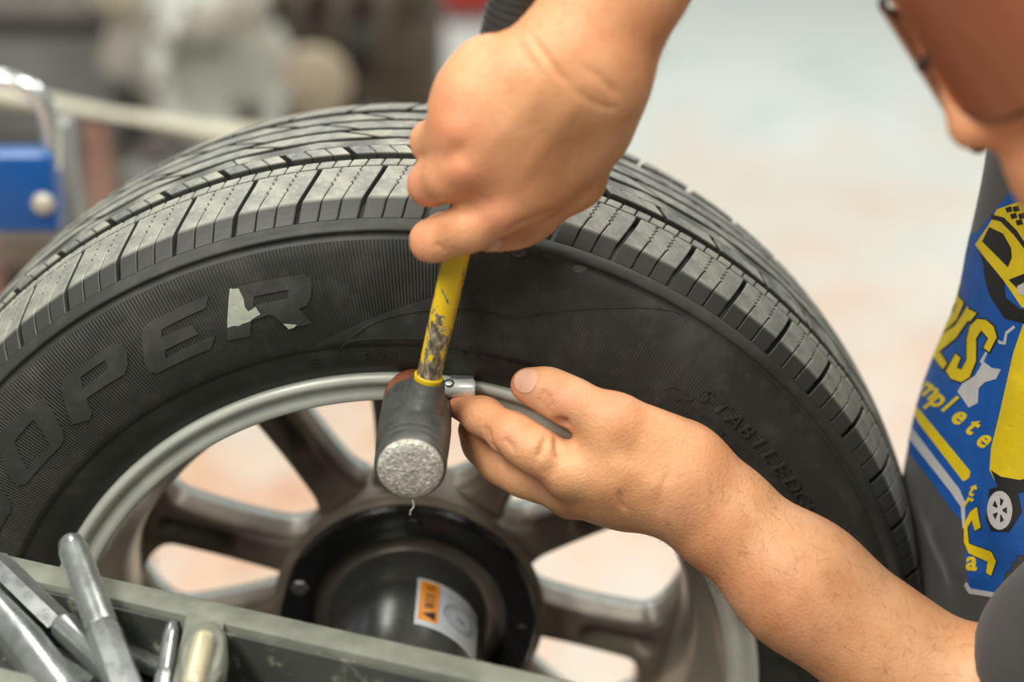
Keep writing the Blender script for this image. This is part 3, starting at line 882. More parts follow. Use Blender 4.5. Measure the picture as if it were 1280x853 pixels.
R_pinky = chain([((580, 118, -.063), .0115), ((566, 128, -.054), .0102), ((560, 134, -.044), .0096)], .008)+chain([((560, 134, -.044), .0096), ((560, 140, -.032), .0088), ((575, 142, -.023), .0078), ((600, 140, -.020), .007)], .006)
R_palm = (chain([(wr, .0235), ((640, 235, -.062), .0155), ((622, 262, -.066), .0140)], .012)
          + chain([(wr, .0235), ((615, 180, -.066), .0150), ((582, 208, -.071), .0142)], .020)
          + chain([(wr, .0225), ((600, 140, -.064), .0150), ((575, 162, -.068), .0136)], .020)
          + chain([(wr, .0215), ((610, 95, -.055), .0150), ((582, 118, -.061), .0128)], .020)
          + [(('c', cp3((735, 165, -.042)), cp3((675, 235, -.050)), .0225, .0165), .018, 1),
             (('c', cp3((655, 150, -.050)), cp3((640, 200, -.052)), .018, .017), .018, 1)])
R_thumb = chain([((742, 150, -.040), .0200), ((716, 222, -.034), .0165), ((668, 268, -.036), .0118), ((640, 288, -.044), .0108), ((617, 304, -.050), .0098)], .010)
R_fore = [(('c', cp3(wr), cp3((772, -10, -.040)), .0268, .0300), .02, 1), (('c', cp3((772, -10, -.040)), tuple(ELB_R), .0300, .046), .02, 1),
          (('c', cp3((700, 62, -.050)), cp3((752, 112, -.050)), .0225, .0225), .03, 1), (('c', tuple(ELB_R), tuple(ELB_R.lerp(SHO_R, .75)), .046, .052), .03, 1)]
gR = [(.01, R_fore+R_palm), (.005, R_thumb), (.0045, R_index), (.0045, R_middle), (.004, R_ring), (.004, R_pinky)]
aR = np.array([tuple(U(500, 340, -.09)), tuple(U(860, -20, .02)), cp3((772, -10, -.05))])
lo = np.minimum(aR.min(0), np.array(ELB_R)-.06)-.02; lo[1] = -.115
hi = np.maximum(aR.max(0), np.array(ELB_R)+.06)+.01
lo[2] = U(600, 345, -.09).z
VR, FR = surface(gR, lo, hi, .0014)
VR = relax(VR, FR, 2, .45)
VR = creases(VR, FR, [
    ([(545, 304), (552, 309), (560, 318)], .0016, .0009), ([(541, 303), (549, 310), (556, 320)], .0016, .0006), ([(553, 300), (560, 309), (568, 316)], .0018, .0006),
    ([(660, 40), (690, 82), (712, 108)], .0022, .0012), ([(712, 108), (745, 130), (775, 138)], .0022, .0008), ([(725, 80), (752, 100), (778, 125)], .0025, .0009),
    ([(640, 45), (662, 75), (680, 100)], .003, .0006), ([(618, 272)], .009, -.0022), ([(577, 214)], .009, -.0026), ([(568, 165)], .008, -.0018),
    ([(600, 240), (590, 250), (575, 262)], .006, .0015), ([(572, 190), (560, 198)], .005, .0014),
    ([(640, 240), (690, 170), (730, 110)], .006, -.0007), ([(600, 195), (650, 140), (690, 100)], .006, -.0006), ([(630, 289), (660, 276), (700, 262)], .003, .0012)])

# ---- left hand: thumb and forefinger hold the weight against the rim
wl = (842, 596, -.056)
L_thumb = chain([((830, 560, -.056), .0185), ((768, 532, -.058), .0168), ((712, 502, -.052), .0122), ((684, 488, -.044), .0110), ((660, 482, -.036), .0102)], .010)
L_index = chain([((712, 590, -.064), .0145), ((668, 562, -.060), .0118), ((640, 544, -.052), .0112), ((604, 521, -.034), .0098), ((575, 509, -.019), .0078)], .010)
L_middle = chain([((704, 610, -.044), .0140), ((655, 592, -.036), .0122), ((626, 578, -.026), .0112), ((603, 556, -.012), .0100), ((590, 537, -.002), .0085)], .010)
L_ring = chain([((712, 618, -.022), .0135), ((668, 598, -.010), .0115), ((640, 582, .004), .0105), ((622, 560, .018), .009)], .010)
L_pinky = chain([((730, 618, -.004), .012), ((690, 604, .008), .0098), ((662, 590, .020), .009), ((640, 570, .030), .008)], .010)
L_palm = (chain([(wl, .024), ((770, 588, -.062), .0190), ((714, 588, -.062), .0150)], .016)
          + chain([(wl, .024), ((775, 608, -.050), .0175), ((708, 608, -.046), .0150)], .020)
          + chain([(wl, .023), ((780, 612, -.032), .0170), ((714, 615, -.024), .0142)], .020)
          + chain([(wl, .022), ((780, 606, -.014), .0155), ((732, 614, -.006), .0130)], .020)
          + [(('c', cp3((800, 550, -.056)), cp3((762, 540, -.056)), .0190, .0165), .014, 1)])
L_fore = [(('c', cp3(wl), cp3((895, 640, -.062)), .0262, .0278), .02, 1), (('c', cp3((895, 640, -.062)), cp3((1000, 730, -.085)), .0278, .0350), .02, 1),
          (('c', cp3((1000, 730, -.085)), tuple(ELB_L), .0350, .0430), .02, 1), (('c', tuple(ELB_L), tuple(ELB_L.lerp(SHO_L, .6)), .0440, .050), .03, 1)]
gL = [(.01, L_fore+L_palm), (.005, L_thumb), (.005, L_index), (.004, L_middle), (.006, L_ring), (.006, L_pinky)]
lo = np.array([U(560, 500, -.02).x, -.20, WZ+.03]); hi = np.array([.44, .05, U(660, 455, -.06).z+.01])
VL, FL = surface(gL, lo, hi, .0014)
VL = relax(VL, FL, 2, .45)
VL = creases(VL, FL, [
    ([(672, 508), (676, 495), (683, 487)], .0015, .0013), ([(678, 512), (683, 500), (690, 492)], .0016, .0011), ([(684, 514), (690, 504)], .0015, .0008),
    ([(700, 522), (706, 535), (714, 545)], .0035, .0051), ([(694, 532), (697, 555), (700, 578)], .0025, .0027), ([(683, 545), (678, 562), (672, 575)], .0022, .0017),
    ([(610, 538), (612, 547)], .002, .0013), ([(606, 536), (607, 546)], .0018, .0010), ([(640, 560), (634, 552)], .002, .0010),
    ([(775, 612), (776, 628), (782, 640)], .0018, .0015), ([(838, 588), (827, 615), (823, 648)], .0025, .0009),
    ([(668, 598)], .008, -.0020), ([(765, 487)], .006, -.0017), ([(690, 590), (720, 560)], .004, .0010), ([(730, 545), (790, 590), (840, 620)], .007, -.0010),
    ([(652, 592), (630, 575), (606, 545)], .003, .0013)])

# ---- head, bowed towards the work
NT = CP+ray(1204, 182).normalized()*.875     # tip of the nose
g_ = (RT*-.85-UP*.50-FW*.02).normalized()
h_ = (RT*-.47+UP*.86+FW*.10); h_ = (h_-g_*h_.dot(g_)).normalized(); l_ = h_.cross(g_).normalized()
HC = NT-g_*.122+h_*.030
def HL(x, y, z): return tuple(HC+l_*x+g_*y+h_*z)      # x: his left, y: forward, z: up
AX = [tuple(l_), tuple(g_), tuple(h_)]
def E_(x, y, z, a, b, c): return ('e', HL(x, y, z), AX, (a, b, c))
gH = [(.01, [
    (E_(0, -.012, .048, .077, .100, .086), .02, 1), (E_(0, .030, -.020, .064, .072, .085), .03, 1), (E_(0, .062, -.070, .046, .050, .045), .03, 1),
    (('c', HL(0, .086, .040), HL(0, .100, .016), .026, .016), .02, 1), (('c', HL(.028, .088, .044), HL(-.028, .088, .044), .015, .015), .015, 1),
    (('c', HL(.036, .072, -.004), HL(.050, .050, -.008), .022, .024), .02, 1), (('c', HL(-.036, .072, -.004), HL(-.050, .050, -.008), .022, .024), .02, 1),
    (('c', HL(0, .098, .022), HL(0, .1135, -.024), .0085, .0115), .010, 1), (('c', HL(.011, .102, -.028), HL(-.011, .102, -.028), .0085, .0085), .008, 1),
    (('c', HL(.017, .096, -.062), HL(-.017, .096, -.062), .0075, .0075), .006, 1), (('c', HL(.014, .094, -.073), HL(-.014, .094, -.073), .0085, .0085), .005, 1),
    (E_(0, .082, -.100, .022, .018, .018), .02, 1),
    (E_(.031, .098, .022, .016, .012, .012), .01, -1), (E_(-.031, .098, .022, .016, .012, .012), .01, -1),
    (E_(.031, .083, .022, .0125, .0125, .0125), .004, 1), (E_(-.031, .083, .022, .0125, .0125, .0125), .004, 1)]),
    (.008, [(E_(.079, -.008, .006, .009, .019, .033), .01, 1), (E_(.087, .000, .008, .006, .010, .020), .008, -1)]),
    (.008, [(E_(-.079, -.008, .006, .009, .019, .033), .01, 1), (E_(-.087, .000, .008, .006, .010, .020), .008, -1)])]
NK = W(.535, -.03, .44)
gH.append((.03, [(('c', HL(0, -.02, -.05), tuple(NK), .058, .066), .02, 1)]))
hc = np.array(HC); lo = np.minimum(hc-.16, np.array(NK)-.08); hi = np.maximum(hc+.17, np.array(NK)+.08)
VH, FH = surface(gH, lo, hi, .0034)
VH = relax(VH, FH, 1, .4)

# ---- trunk and upper arms (under the clothes)
PEL = W(.62, .06, -.10)
trunk = [(('c', W(.600, .07, .02), W(.575, .02, .30), .135, .125), .05, 1), (('c', W(.57, -.10, .335), W(.57, .10, .365), .085, .085), .06, 1),
         (('c', SHO_L, SHO_L.lerp(NK, .6), .056, .055), .05, 1), (('c', SHO_R, SHO_R.lerp(NK, .6), .056, .055), .05, 1),
         (('c', tuple(SHO_L), tuple(SHO_L.lerp(ELB_L, .8)), .055, .046), .04, 1), (('c', tuple(SHO_R), tuple(SHO_R.lerp(ELB_R, .8)), .055, .046), .04, 1),
         (('c', tuple(NK), W(.57, -.02, .36), .06, .09), .05, 1), (('c', W(.60, .07, .02), tuple(PEL), .135, .14), .05, 1)]
trunk = [((q[0], tuple(q[1]), tuple(q[2]))+tuple(q[3:]), k, s) for q, k, s in trunk]
VT, FT = surface([(.02, trunk)], (.20, -.34, WZ-.28), (.80, .34, WZ+.72), .010)
allV, allF, off = [], [], 0
for v_, f_ in ((VR, FR), (VL, FL), (VH, FH), (VT, FT)):
    allV.append(v_); allF.append(f_+off); off += len(v_)
def skin_mat():
    m = N('skin'); a = m.noise(26, 5, .6, .3); b = m.noise(130, 5, .65); c = m.noise(900, 3, .6); d = m.noise(9, 3)
    col = m.ramp(a, [(.28, (.58, .245, .108)), (.5, (.69, .345, .165)), (.74, (.77, .425, .235))])
    col = m.mix(m.maprange(d, .42, .68, 0, .45), col, (.64, .235, .115))
    col = m.mix(m.maprange(b, .56, .74, 0, .35), col, (.46, .18, .10))
    fa = m.n('ShaderNodeAttribute'); fa.attribute_name = 'flush'
    col = m.mix(m.math('MULTIPLY', fa.outputs['Fac'], .38), col, (.68, .235, .145))
    m.set(Base__Color=col, Roughness=m.maprange(b, .3, .7, .42, .56), Specular__IOR__Level=.4)
    m.set(Subsurface__Weight=.12, Subsurface__Scale=.006, Subsurface__Radius=(1, .35, .18))
    nb = m.bump(c, .25, .0008); v = m.n('ShaderNodeTexVoronoi', Scale=560.); m.l(m.coord(), v.inputs['Vector'])
    nb = m.bump(v.outputs['Distance'], .28, .0008, nb); nb = m.bump(b, .22, .0010, nb)
    m.set(Normal=nb); return m.m
M['skin'] = skin_mat()
flush = [U(618, 272, -.085), U(577, 214, -.088), U(568, 165, -.085), U(530, 306, -.07), U(520, 232, -.065), U(668, 600, -.065), U(648, 480, -.045), U(578, 510, -.025), U(625, 545, -.06), U(765, 487, -.06), U(612, 545, -.04), U(700, 500, -.06)]
person = empty('person', (.62, .06, 0), 'person in a dark printed T-shirt and glasses bent over the wheel with a hammer', 'person')
body = link('body', np_mesh('body', np.concatenate(allV), np.concatenate(allF)), M['skin'], person)
fv = np.concatenate(allV); fl_w = np.zeros(len(fv), np.float32)
for q in flush: fl_w = np.maximum(fl_w, np.exp(-(np.linalg.norm(fv-np.array(q), axis=1)/.014)**2).astype(np.float32))
nh = len(VR)+len(VL); hw_ = np.zeros(len(fv), np.float32); hw_[nh:nh+len(VH)] = .55
fl_w = np.maximum(fl_w, hw_)
at = body.data.attributes.new('flush', 'FLOAT', 'POINT'); at.data.foreach_set('value', fl_w)
hand_bvh = bvh_of(np.concatenate([VR, VL]), np.concatenate([FR, FL+len(VR)]))
def on_mesh(bvh, snap=False):
    def f(px, py, h):
        p, n = hit(bvh, px*1000, py*1000)
        k = 0
        while p is None and snap and k < 30:
            k += 1; p, n = hit(bvh, px*1000+k*2, py*1000)
        if p is None: return None
        return p+n*h
    return f
def pxl(pts): return [(a/1000, b/1000) for a, b in pts]
M['nail'] = simple('fingernail', (.80, .46, .33), .3, 0, .08, 60, 0)
for pts in ([(643, 478), (646, 468), (655, 463), (666, 463), (673, 468), (671, 480), (665, 490), (656, 492), (647, 487)],
            [(611, 311), (614, 303), (620, 299), (627, 300), (624, 309), (616, 317)]):
    emboss('fingernail', [chaikin(pxl(pts), 1)], on_mesh(hand_bvh), M['nail'], body, .0005, .0025, -.0006)

# ---- T-shirt: loose shell over the trunk with sleeves
def sl(a, b, t): return tuple(a.lerp(b, t))
shirt = [(('c', tuple(W(.511, .07, -.12)), tuple(W(.508, .06, .10)), .168, .168), .05, 1), (('c', tuple(W(.508, .06, .10)), tuple(W(.512, .06, .33)), .168, .150), .05, 1),
         (('c', tuple(W(.55, -.10, .335)), tuple(W(.512, .14, .385)), .105, .124), .06, 1),
         (('c', tuple(SHO_L), tuple(SHO_L.lerp(NK, .6)), .072, .068), .05, 1), (('c', tuple(SHO_R), tuple(SHO_R.lerp(NK, .6)), .072, .068), .05, 1),
         (('c', tuple(W(.62, .06, -.15)), tuple(W(.60, .05, .30)), .170, .150), .05, 1)]
shirt.append((('c', tuple(W(.590, -.10, .360)), tuple(W(.590, .08, .390)), .105, .105), .05, 1))
sleeveL = [(('c', tuple(SHO_L), sl(SHO_L, ELB_L, .81), .072, .062), .04, 1), (('c', sl(SHO_L, ELB_L, 1.10), sl(SHO_L, ELB_L, .965), .050, .050), .004, -1)]
ELBOW_CUT_L = ELB_L
sleeveR = [(('c', tuple(SHO_R), sl(SHO_R, ELB_R, .62), .074, .062), .04, 1)]
gS = [(.02, shirt), (.03, sleeveL), (.03, sleeveR)]
VS, FS = surface(gS, (.27, -.36, WZ-.30), (.86, .34, WZ+.70), .0052)
VS = relax(VS, FS, 2, .5)
cz = np.sin(VS[:, 2]*38+VS[:, 1]*21)*np.sin(VS[:, 1]*33-VS[:, 2]*14)
VS = VS+normals_of(VS, FS)*(cz*.0016)[:, None]
VS = creases(VS, FS, [([(1285, 395), (1262, 470), (1240, 560), (1222, 640), (1214, 720)], .016, .0045), ([(1300, 420), (1276, 520), (1256, 620), (1248, 720)], .020, -.0080), ([(1160, 640), (1190, 690), (1200, 740)], .014, -.004), ([(1145, 660), (1170, 720)], .012, .004)])
def cloth_mat(name, c1, c2, s=900):
    m = N(name); x = m.noise(s, 2); y = m.noise(14, 4)
    m.set(Base__Color=m.mix(y, c1, c2), Roughness=.85, Specular__IOR__Level=.2, Sheen__Weight=.15)
    m.set(Normal=m.bump(x, .25, .0006)); return m.m
M['shirt'] = cloth_mat('charcoal cotton', (.040, .039, .040), (.075, .072, .070))
M['jeans'] = cloth_mat('dark work trousers', (.02, .024, .035), (.04, .045, .06))
sh = link('t_shirt', np_mesh('t_shirt', VS, FS), M['shirt'], person)
sh['label'] = 'charcoal T-shirt with blue and yellow print'
# trousers and shoes down to the floor
leg = [(('c', tuple(W(.62, .06, -.17)), tuple(W(.62, .06, -.12)), .160, .160), .04, 1)]
for y in (-.05, .17):
    leg += [(('c', tuple(W(.62, y, -.2)), (.66, y, .50), .095, .068), .05, 1), (('c', (.66, y, .50), (.68, y, .07), .066, .055), .05, 1)]
VJ, FJ = surface([(.02, leg)], (.40, -.24, .0), (.86, .34, WZ), .011)
link('trousers', np_mesh('trousers', VJ, FJ), M['jeans'], person)
M['shoe'] = simple('black work shoe', (.02, .02, .022), .45)
for y in (-.05, .17):
    sv, sf = surface([(.02, [(('c', (.68, y, .055), (.56, y, .045), .046, .040), .03, 1), (('c', (.68, y, .10), (.67, y, .06), .05, .05), .03, 1), (('c', (.70, y, .032), (.55, y, .032), .032, .032), .02, 1)])], (.46, y-.09, -.01), (.78, y+.09, .17), .006)
    sv[:, 2] = np.maximum(sv[:, 2], .001)
    link('shoe', np_mesh('shoe', sv, sf), M['shoe'], person)

# ---- printing on the shirt
ctr = VS[FS].mean(1); sa_, sb_ = np.array(SHO_L), np.array(ELB_L); tq = np.clip((ctr-sa_)@(sb_-sa_)/((sb_-sa_)@(sb_-sa_)), 0, 1)
far_ = np.linalg.norm(ctr-sa_-tq[:, None]*(sb_-sa_), axis=1) > .086        # the print stays off the sleeve
sb = bvh_of(VS, FS[far_]); onS = on_mesh(sb, True)
M['pblue'] = simple('blue print', (.004, .085, .36), .6, 0, .2, 60, .1)
M['pyel'] = simple('yellow print', (.70, .52, .005), .6, 0, .15, 60, .1)
M['pwhite'] = simple('white print', (.50, .50, .50), .6, 0, .15, 60, .1)
M['pblack'] = simple('black print', (.012, .011, .012), .6, 0, .2, 60, .1)
def pr(name, pts, mat, h, holes=()):
    return emboss(name, [pxl(pts)]+[pxl(q) for q in holes], onS, M[mat], sh, h*.5+.0001, .003, -.0004, .060)
pr('print_panel', [(1150, 306), (1205, 292), (1222, 291), (1245, 262), (1262, 240), (1285, 238), (1300, 300), (1300, 715), (1288, 742), (1240, 748), (1212, 738), (1207, 700), (1208, 655), (1192, 640), (1165, 602), (1137, 566), (1105, 520), (1105, 460)], 'pblue', .0006)
# the yellow truck
pr('print_truck', [(1220, 306), (1238, 280), (1247, 262), (1275, 252), (1330, 255), (1330, 395), (1278, 384), (1262, 360), (1255, 350), (1232, 322)], 'pyel', .0010)
pr('print_truck', [(1222, 308), (1232, 322), (1256, 346), (1258, 372), (1276, 386), (1300, 392), (1282, 405), (1256, 398), (1238, 370), (1231, 345), (1230, 330)], 'pblack', .0009)
pr('print_truck', [(1229, 302), (1238, 284), (1255, 292), (1265, 310), (1266, 322), (1261, 334)], 'pblack', .0015)
pr('print_truck', [(1240, 268), (1256, 272), (1272, 288), (1292, 318), (1292, 325), (1268, 293), (1252, 277), (1240, 274)], 'pblack', .0014)
pr('print_truck', [(1262, 350), (1282, 342), (1310, 350), (1310, 372), (1284, 372)], 'pblack', .0014)
pr('print_truck', [(1273, 358), (1284, 352), (1292, 362), (1284, 370), (1275, 368)], 'pwhite', .0018)
for i, (x, y) in enumerate(((1262, 263), (1268, 271), (1275, 279), (1271, 262), (1278, 271))):
    pr('print_text', [(x-4, y-3), (x+3, y-5), (x+5, y+1), (x-2, y+3)], 'pblack', .0015)
pr('print_text', [(1202, 296), (1208, 298), (1208, 308), (1197, 303)], 'pwhite', .0010)
# big lettering
def glyph_px(name, ch, x, y, w, h, ang, mat, hh, shear=0.):
    c, s = math.cos(ang), math.sin(ang)
    def aff(u, v):
        u = (u+v*shear)*w; v = v*h
        return ((x+u*c+v*s)/1000, (y+u*s-v*c)/1000)
    return put_glyph(name, ch, aff, onS, M[mat], sh, hh*.5+.0001, -.0004, .025)
def scaled(pts, f):
    cx = sum(p[0] for p in pts)/len(pts); cy = sum(p[1] for p in pts)/len(pts)
    return [(cx+(x-cx)*f+(1 if x > cx else -1)*1.4*0, cy+(y-cy)*f) for x, y in pts]
def outline_letter(pts, g=1.9):
    big = []
    n = len(pts); ar = sum(pts[i][0]*pts[(i+1) % n][1]-pts[(i+1) % n][0]*pts[i][1] for i in range(n)); sg = 1 if ar > 0 else -1
    for i in range(n):
        a, b, c = Vector(pts[i-1]), Vector(pts[i]), Vector(pts[(i+1) % n])
        d1, d2 = (b-a).normalized(), (c-b).normalized()
        n1, n2 = Vector((d1.y, -d1.x))*sg, Vector((d2.y, -d2.x))*sg
        m = (n1+n2); m = m/max(.5, m.length_squared/2) if m.length > .1 else n1
        big.append(tuple(b+m*g))
    pr('print_letter_edge', big, 'pblack', .0010); pr('print_letter', pts, 'pyel', .0015)
Y_ = [(1148, 398), (1170, 385), (1187, 357), (1191, 365), (1178, 392), (1160, 412), (1150, 416)]
pr('print_letter', [(1172, 383), (1178, 358), (1186, 352), (1190, 362), (1180, 380)], 'pyel', .0012)
Lm = [(1196, 370), (1206, 378), (1188, 404), (1165, 420), (1163, 408), (1180, 394)]
outline_letter([(1163, 420), (1166, 407), (1188, 395), (1198, 370), (1206, 379), (1197, 400), (1176, 420), (1166, 424)])
outline_letter([(1158, 434), (1196, 407), (1211, 383), (1212, 400), (1196, 423), (1175, 440), (1185, 455), (1180, 462)])
outline_letter([(1213, 387), (1222, 392), (1214, 402), (1207, 400)])
outline_letter([(1223, 399), (1233, 400), (1243, 408), (1247, 422), (1238, 440), (1231, 435), (1237, 423), (1228, 413), (1221, 424), (1221, 452), (1213, 472), (1203, 478), (1190, 474), (1184, 464), (1196, 443), (1202, 448), (1197, 460), (1203, 463), (1210, 450), (1210, 425), (1214, 408)])
# white leaping animal shape
pr('print_figure', [(1230, 452), (1240, 460), (1252, 462), (1246, 474), (1232, 478), (1224, 486), (1223, 504), (1212, 510), (1204, 498), (1198, 490), (1204, 480), (1220, 470), (1226, 460)], 'pwhite', .0012)
pr('print_figure', [(1226, 452), (1233, 440), (1235, 442), (1229, 456)], 'pwhite', .0012)
pr('print_figure', [(1248, 425), (1255, 428), (1258, 415), (1268, 407), (1270, 410), (1260, 418), (1258, 431), (1250, 430)], 'pwhite', .0012)
# small word along the slanted edge
for ch, x, y in (('m', 1146, 488), ('p', 1161, 503), ('l', 1177, 512), ('e', 1188, 524), ('t', 1206, 538), ('e', 1219, 553)):
    glyph_px('print_small_letter', ch, x, y, 30, 36, R(36), 'pyel', .0015, .25)
pr('print_stripe', [(1140, 503), (1146, 508), (1214, 590), (1212, 598), (1205, 602), (1150, 530), (1141, 512)], 'pyel', .0012)
pr('print_stripe', [(1137, 534), (1141, 536), (1200, 612), (1207, 628), (1207, 662), (1204, 660), (1202, 634), (1190, 616), (1137, 548)], 'pwhite', .0012)
# second fold: distorted print
pr('print_truck', [(1268, 440), (1280, 405), (1330, 400), (1330, 600), (1275, 612), (1244, 600), (1238, 588), (1240, 560), (1250, 520)], 'pyel', .0010)
pr('print_truck', [(1240, 588), (1252, 596), (1275, 600), (1320, 590), (1320, 602), (1275, 616), (1250, 612)], 'pblack', .0016)
pr('print_truck', [(1238, 612), (1250, 608), (1272, 612), (1278, 640), (1262, 665), (1240, 664), (1234, 650)], 'pblack', .0013)
wheel_o = [(1251+16*math.cos(t)*.95, 638+24*math.sin(t)) for t in np.linspace(0, 2*math.pi, 25)[:-1]]
wheel_i = [(1251+12*math.cos(t)*.95, 638+19*math.sin(t)) for t in np.linspace(0, 2*math.pi, 25)[:-1]]
pr('print_truck', wheel_o, 'pwhite', .0018)
for k in range(5):
    t = 2*math.pi*k/5; pr('print_truck', [(1251+15*.7*math.cos(t+d)*q, 638+18*math.sin(t+d)*q) for d, q in ((-.28, .85), (.28, .85), (.2, .35), (-.2, .35))], 'pblack', .0021)
outline_letter([(1214, 640), (1222, 634), (1227, 660), (1220, 664), (1216, 650), (1210, 660), (1212, 680), (1240, 690), (1246, 702), (1240, 720), (1234, 716), (1236, 702), (1212, 692), (1206, 678), (1206, 655)], 1.2)
glyph_px('print_letter', 'a', 1208, 712, 32, 34, R(5), 'pyel', .0015)
outline_letter([(1252, 760), (1262, 720), (1272, 716), (1268, 735), (1280, 735), (1288, 716), (1298, 716), (1284, 768), (1274, 768), (1278, 748), (1266, 748), (1262, 766)], 1.2)
pr('print_stripe', [(1208, 728), (1214, 736), (1250, 742), (1290, 738), (1290, 744), (1250, 748), (1212, 742), (1206, 732)], 'pwhite', .0012)
for ch, x, y in (('t', 1210, 618), ('r', 1204, 632)):
    glyph_px('print_small_letter', ch, x, y, 22, 26, R(20), 'pyel', .0015, .2)

# ---- safety glasses
def lens_mat():
    m = N('amber lens')
    m.set(Base__Color=(.42, .17, .09), Roughness=.12, Specular__IOR__Level=.5)
    tr = m.n('ShaderNodeBsdfTransparent'); tr.inputs[0].default_value = (.62, .36, .24, 1)
    mx = m.n('ShaderNodeMixShader'); mx.inputs[0].default_value = .42
    m.l(tr.outputs[0], mx.inputs[1]); m.l(m.p.outputs[0], mx.inputs[2]); m.l(mx.outputs[0], m.out.inputs[0])
    return m.m
gl = bpy.data.objects.new('safety_glasses', None); C.objects.link(gl); gl.parent = person; gl.matrix_parent_inverse = WM[person.name].inverted()
M['lens'] = lens_mat(); M['frame'] = simple('dark brown frame', (.03, .016, .010), .35)
def lens_pt(a, z, o=0):                      # wrap-around: a = angle from the nose, z up
    rx, ry = .078+o, .072+o
    return Vector(HL(rx*math.sin(a), .044+ry*math.cos(a)-.04*max(0, z-.03)*0, z))
for s in (1, -1):
    V_, F_ = [], []
    na, nz = 22, 10
    for o in (0, .002):
        for i in range(na+1):
            a = s*(.09+(1.22-.09)*i/na)
            t = i/na
            z0 = -.020-.013*math.sin(math.pi*min(1, t*1.1))+(.004*max(0, .25-t)/.25); z1 = .048-.006*t
            for j in range(nz+1): V_.append(lens_pt(a, z0+(z1-z0)*j/nz, o))
    st_ = (na+1)*(nz+1)
    for i in range(na):
        for j in range(nz):
            p = i*(nz+1)+j; F_.append((p, p+1, p+nz+2, p+nz+1)); F_.append((st_+p+nz+1, st_+p+nz+2, st_+p+1, st_+p))
    mesh('lens', V_, F_, M['lens'], gl, True)
    lowp = [V_[i*(nz+1)] for i in range(na+1)]; top = [V_[i*(nz+1)+nz] for i in range(na+1)]
    bm = bmesh.new(); add_tube(bm, lowp, .0019, 8); bm_obj('lens_rim', bm, M['frame'], gl)
    bm = bmesh.new(); add_tube(bm, top, .0022, 8); bm_obj('brow_bar', bm, M['frame'], gl)
    bm = bmesh.new(); add_tube(bm, spline([lens_pt(s*1.2, .030, .001), HL(s*.083, .03, .028), HL(s*.086, -.01, .026), HL(s*.082, -.045, .004)], 6), .0028, 8); bm_obj('temple_arm', bm, M['frame'], gl)
bm = bmesh.new(); add_tube(bm, [lens_pt(a, .012, .001) for a in np.linspace(-.12, .12, 7)], .0025, 8); bm_obj('nose_bridge', bm, M['frame'], gl)
# short hair on the scalp
hv, hf = surface([(.01, [(E_(0, -.020, .058, .0795, .098, .084), .02, 1), (E_(0, .120, .010, .09, .09, .09), .02, -1), (E_(0, -.02, -.06, .12, .16, .075), .02, -1)])], hc-.16, hc+.17, .005)
link('hair', np_mesh('hair', hv, hf), simple('short grey-brown hair', (.08, .06, .045), .7, 0, .5, 300, .6, .002), body)

# ---- fine hair on the forearms
rg = np.random.default_rng(3)
def arm_hair(V_, F_, sel, axis, n):
    Nn = normals_of(V_, F_); ids = rg.choice(np.where(sel)[0], n); hv_, hf_ = [], []
    for i in ids:
        p, nn = V_[i], Nn[i]
        d = axis+rg.normal(0, .45, 3); d -= nn*(d@nn); d /= np.linalg.norm(d)
        s_ = np.cross(nn, d); L = rg.uniform(.005, .011); r0 = .00006; b = len(hv_)
        for t, k in ((0, 1), (.5, .8), (1, .2)):
            c = p+d*L*t+nn*(.0022*math.sin(t*2.4)+.0002)
            for a in (0, 2.094, 4.189): hv_.append(tuple(c+(s_*math.cos(a)+nn*math.sin(a))*r0*k))
        for q in range(2):
            for a in range(3): hf_.append((b+q*3+a, b+q*3+(a+1) % 3, b+q*3+3+(a+1) % 3, b+q*3+3+a))
    return hv_, hf_
M['hair'] = simple('brown body hair', (.10, .055, .03), .6, 0, .3, 100, 0)
axL = np.array((ELB_L-U(842, 596, -.056)).normalized()); wp = np.array(U(870, 610, -.06))
t_ = (VL-wp)@axL
hv_, hf_ = arm_hair(VL, FL, (t_ > 0) & (t_ < .24), -axL*.5+np.array((0, -.3, .3)), 1500)
o = mesh('arm_hair', hv_, hf_, M['hair'], body, True); o['kind'] = 'stuff'
axR = np.array((ELB_R-U(722, 82, -.052)).normalized()); t_ = (VR-np.array(U(735, 60, -.05)))@axR
hv_, hf_ = arm_hair(VR, FR, (t_ > 0) & (t_ < .16), -axR*.6+np.array((.4, 0, -.2)), 500)
o = mesh('arm_hair', hv_, hf_, M['hair'], body, True); o['kind'] = 'stuff'
# ================================================================== bench with parts behind the wheel
BT = .60-WZ                                  # bench top, relative to the wheel axis
M['benchtop'] = simple('stained bench top', (.20, .17, .14), .6, 0, .5, 9, .2, .003)
M['paleal'] = simple('pale cast aluminium', (.70, .71, .65), .42, .2, .35, 9, .2, .003)
M['brownal'] = simple('oily brown casting', (.12, .095, .07), .5, .3, .5, 14, .3, .003)
M['cream'] = simple('cream paint', (.62, .58, .46), .45, 0, .25, 12, .05)
M['greymach'] = simple('grey machine paint', (.30, .31, .29), .45, 0, .3, 8, .1)
M['darkgap'] = simple('dark recess', (.045, .043, .04), .6, 0, .3, 20, .1)
M['brownpost'] = simple('red-brown primer', (.30, .17, .13), .6, 0, .3, 16, .1)
BS = 1.31; BO = Vector((-.72, 2.12, .60)); BN = Vector((-.966, 3.084, .271))     # parts are laid out at BO, then sized and set down on the platform at BN
def place(q): return BN+(Vector(q)-BO)*BS
bench = empty('workbench', (BN.x, BN.y, 0), 'long low workbench loaded with engine parts behind the wheel', 'workbench')
bm = bmesh.new(); add_box(bm, BN-Vector((0, 0, .04)), (1.72, 1.13, .08)); bm_obj('bench_top', bm, M['benchtop'], bench, True, .006)
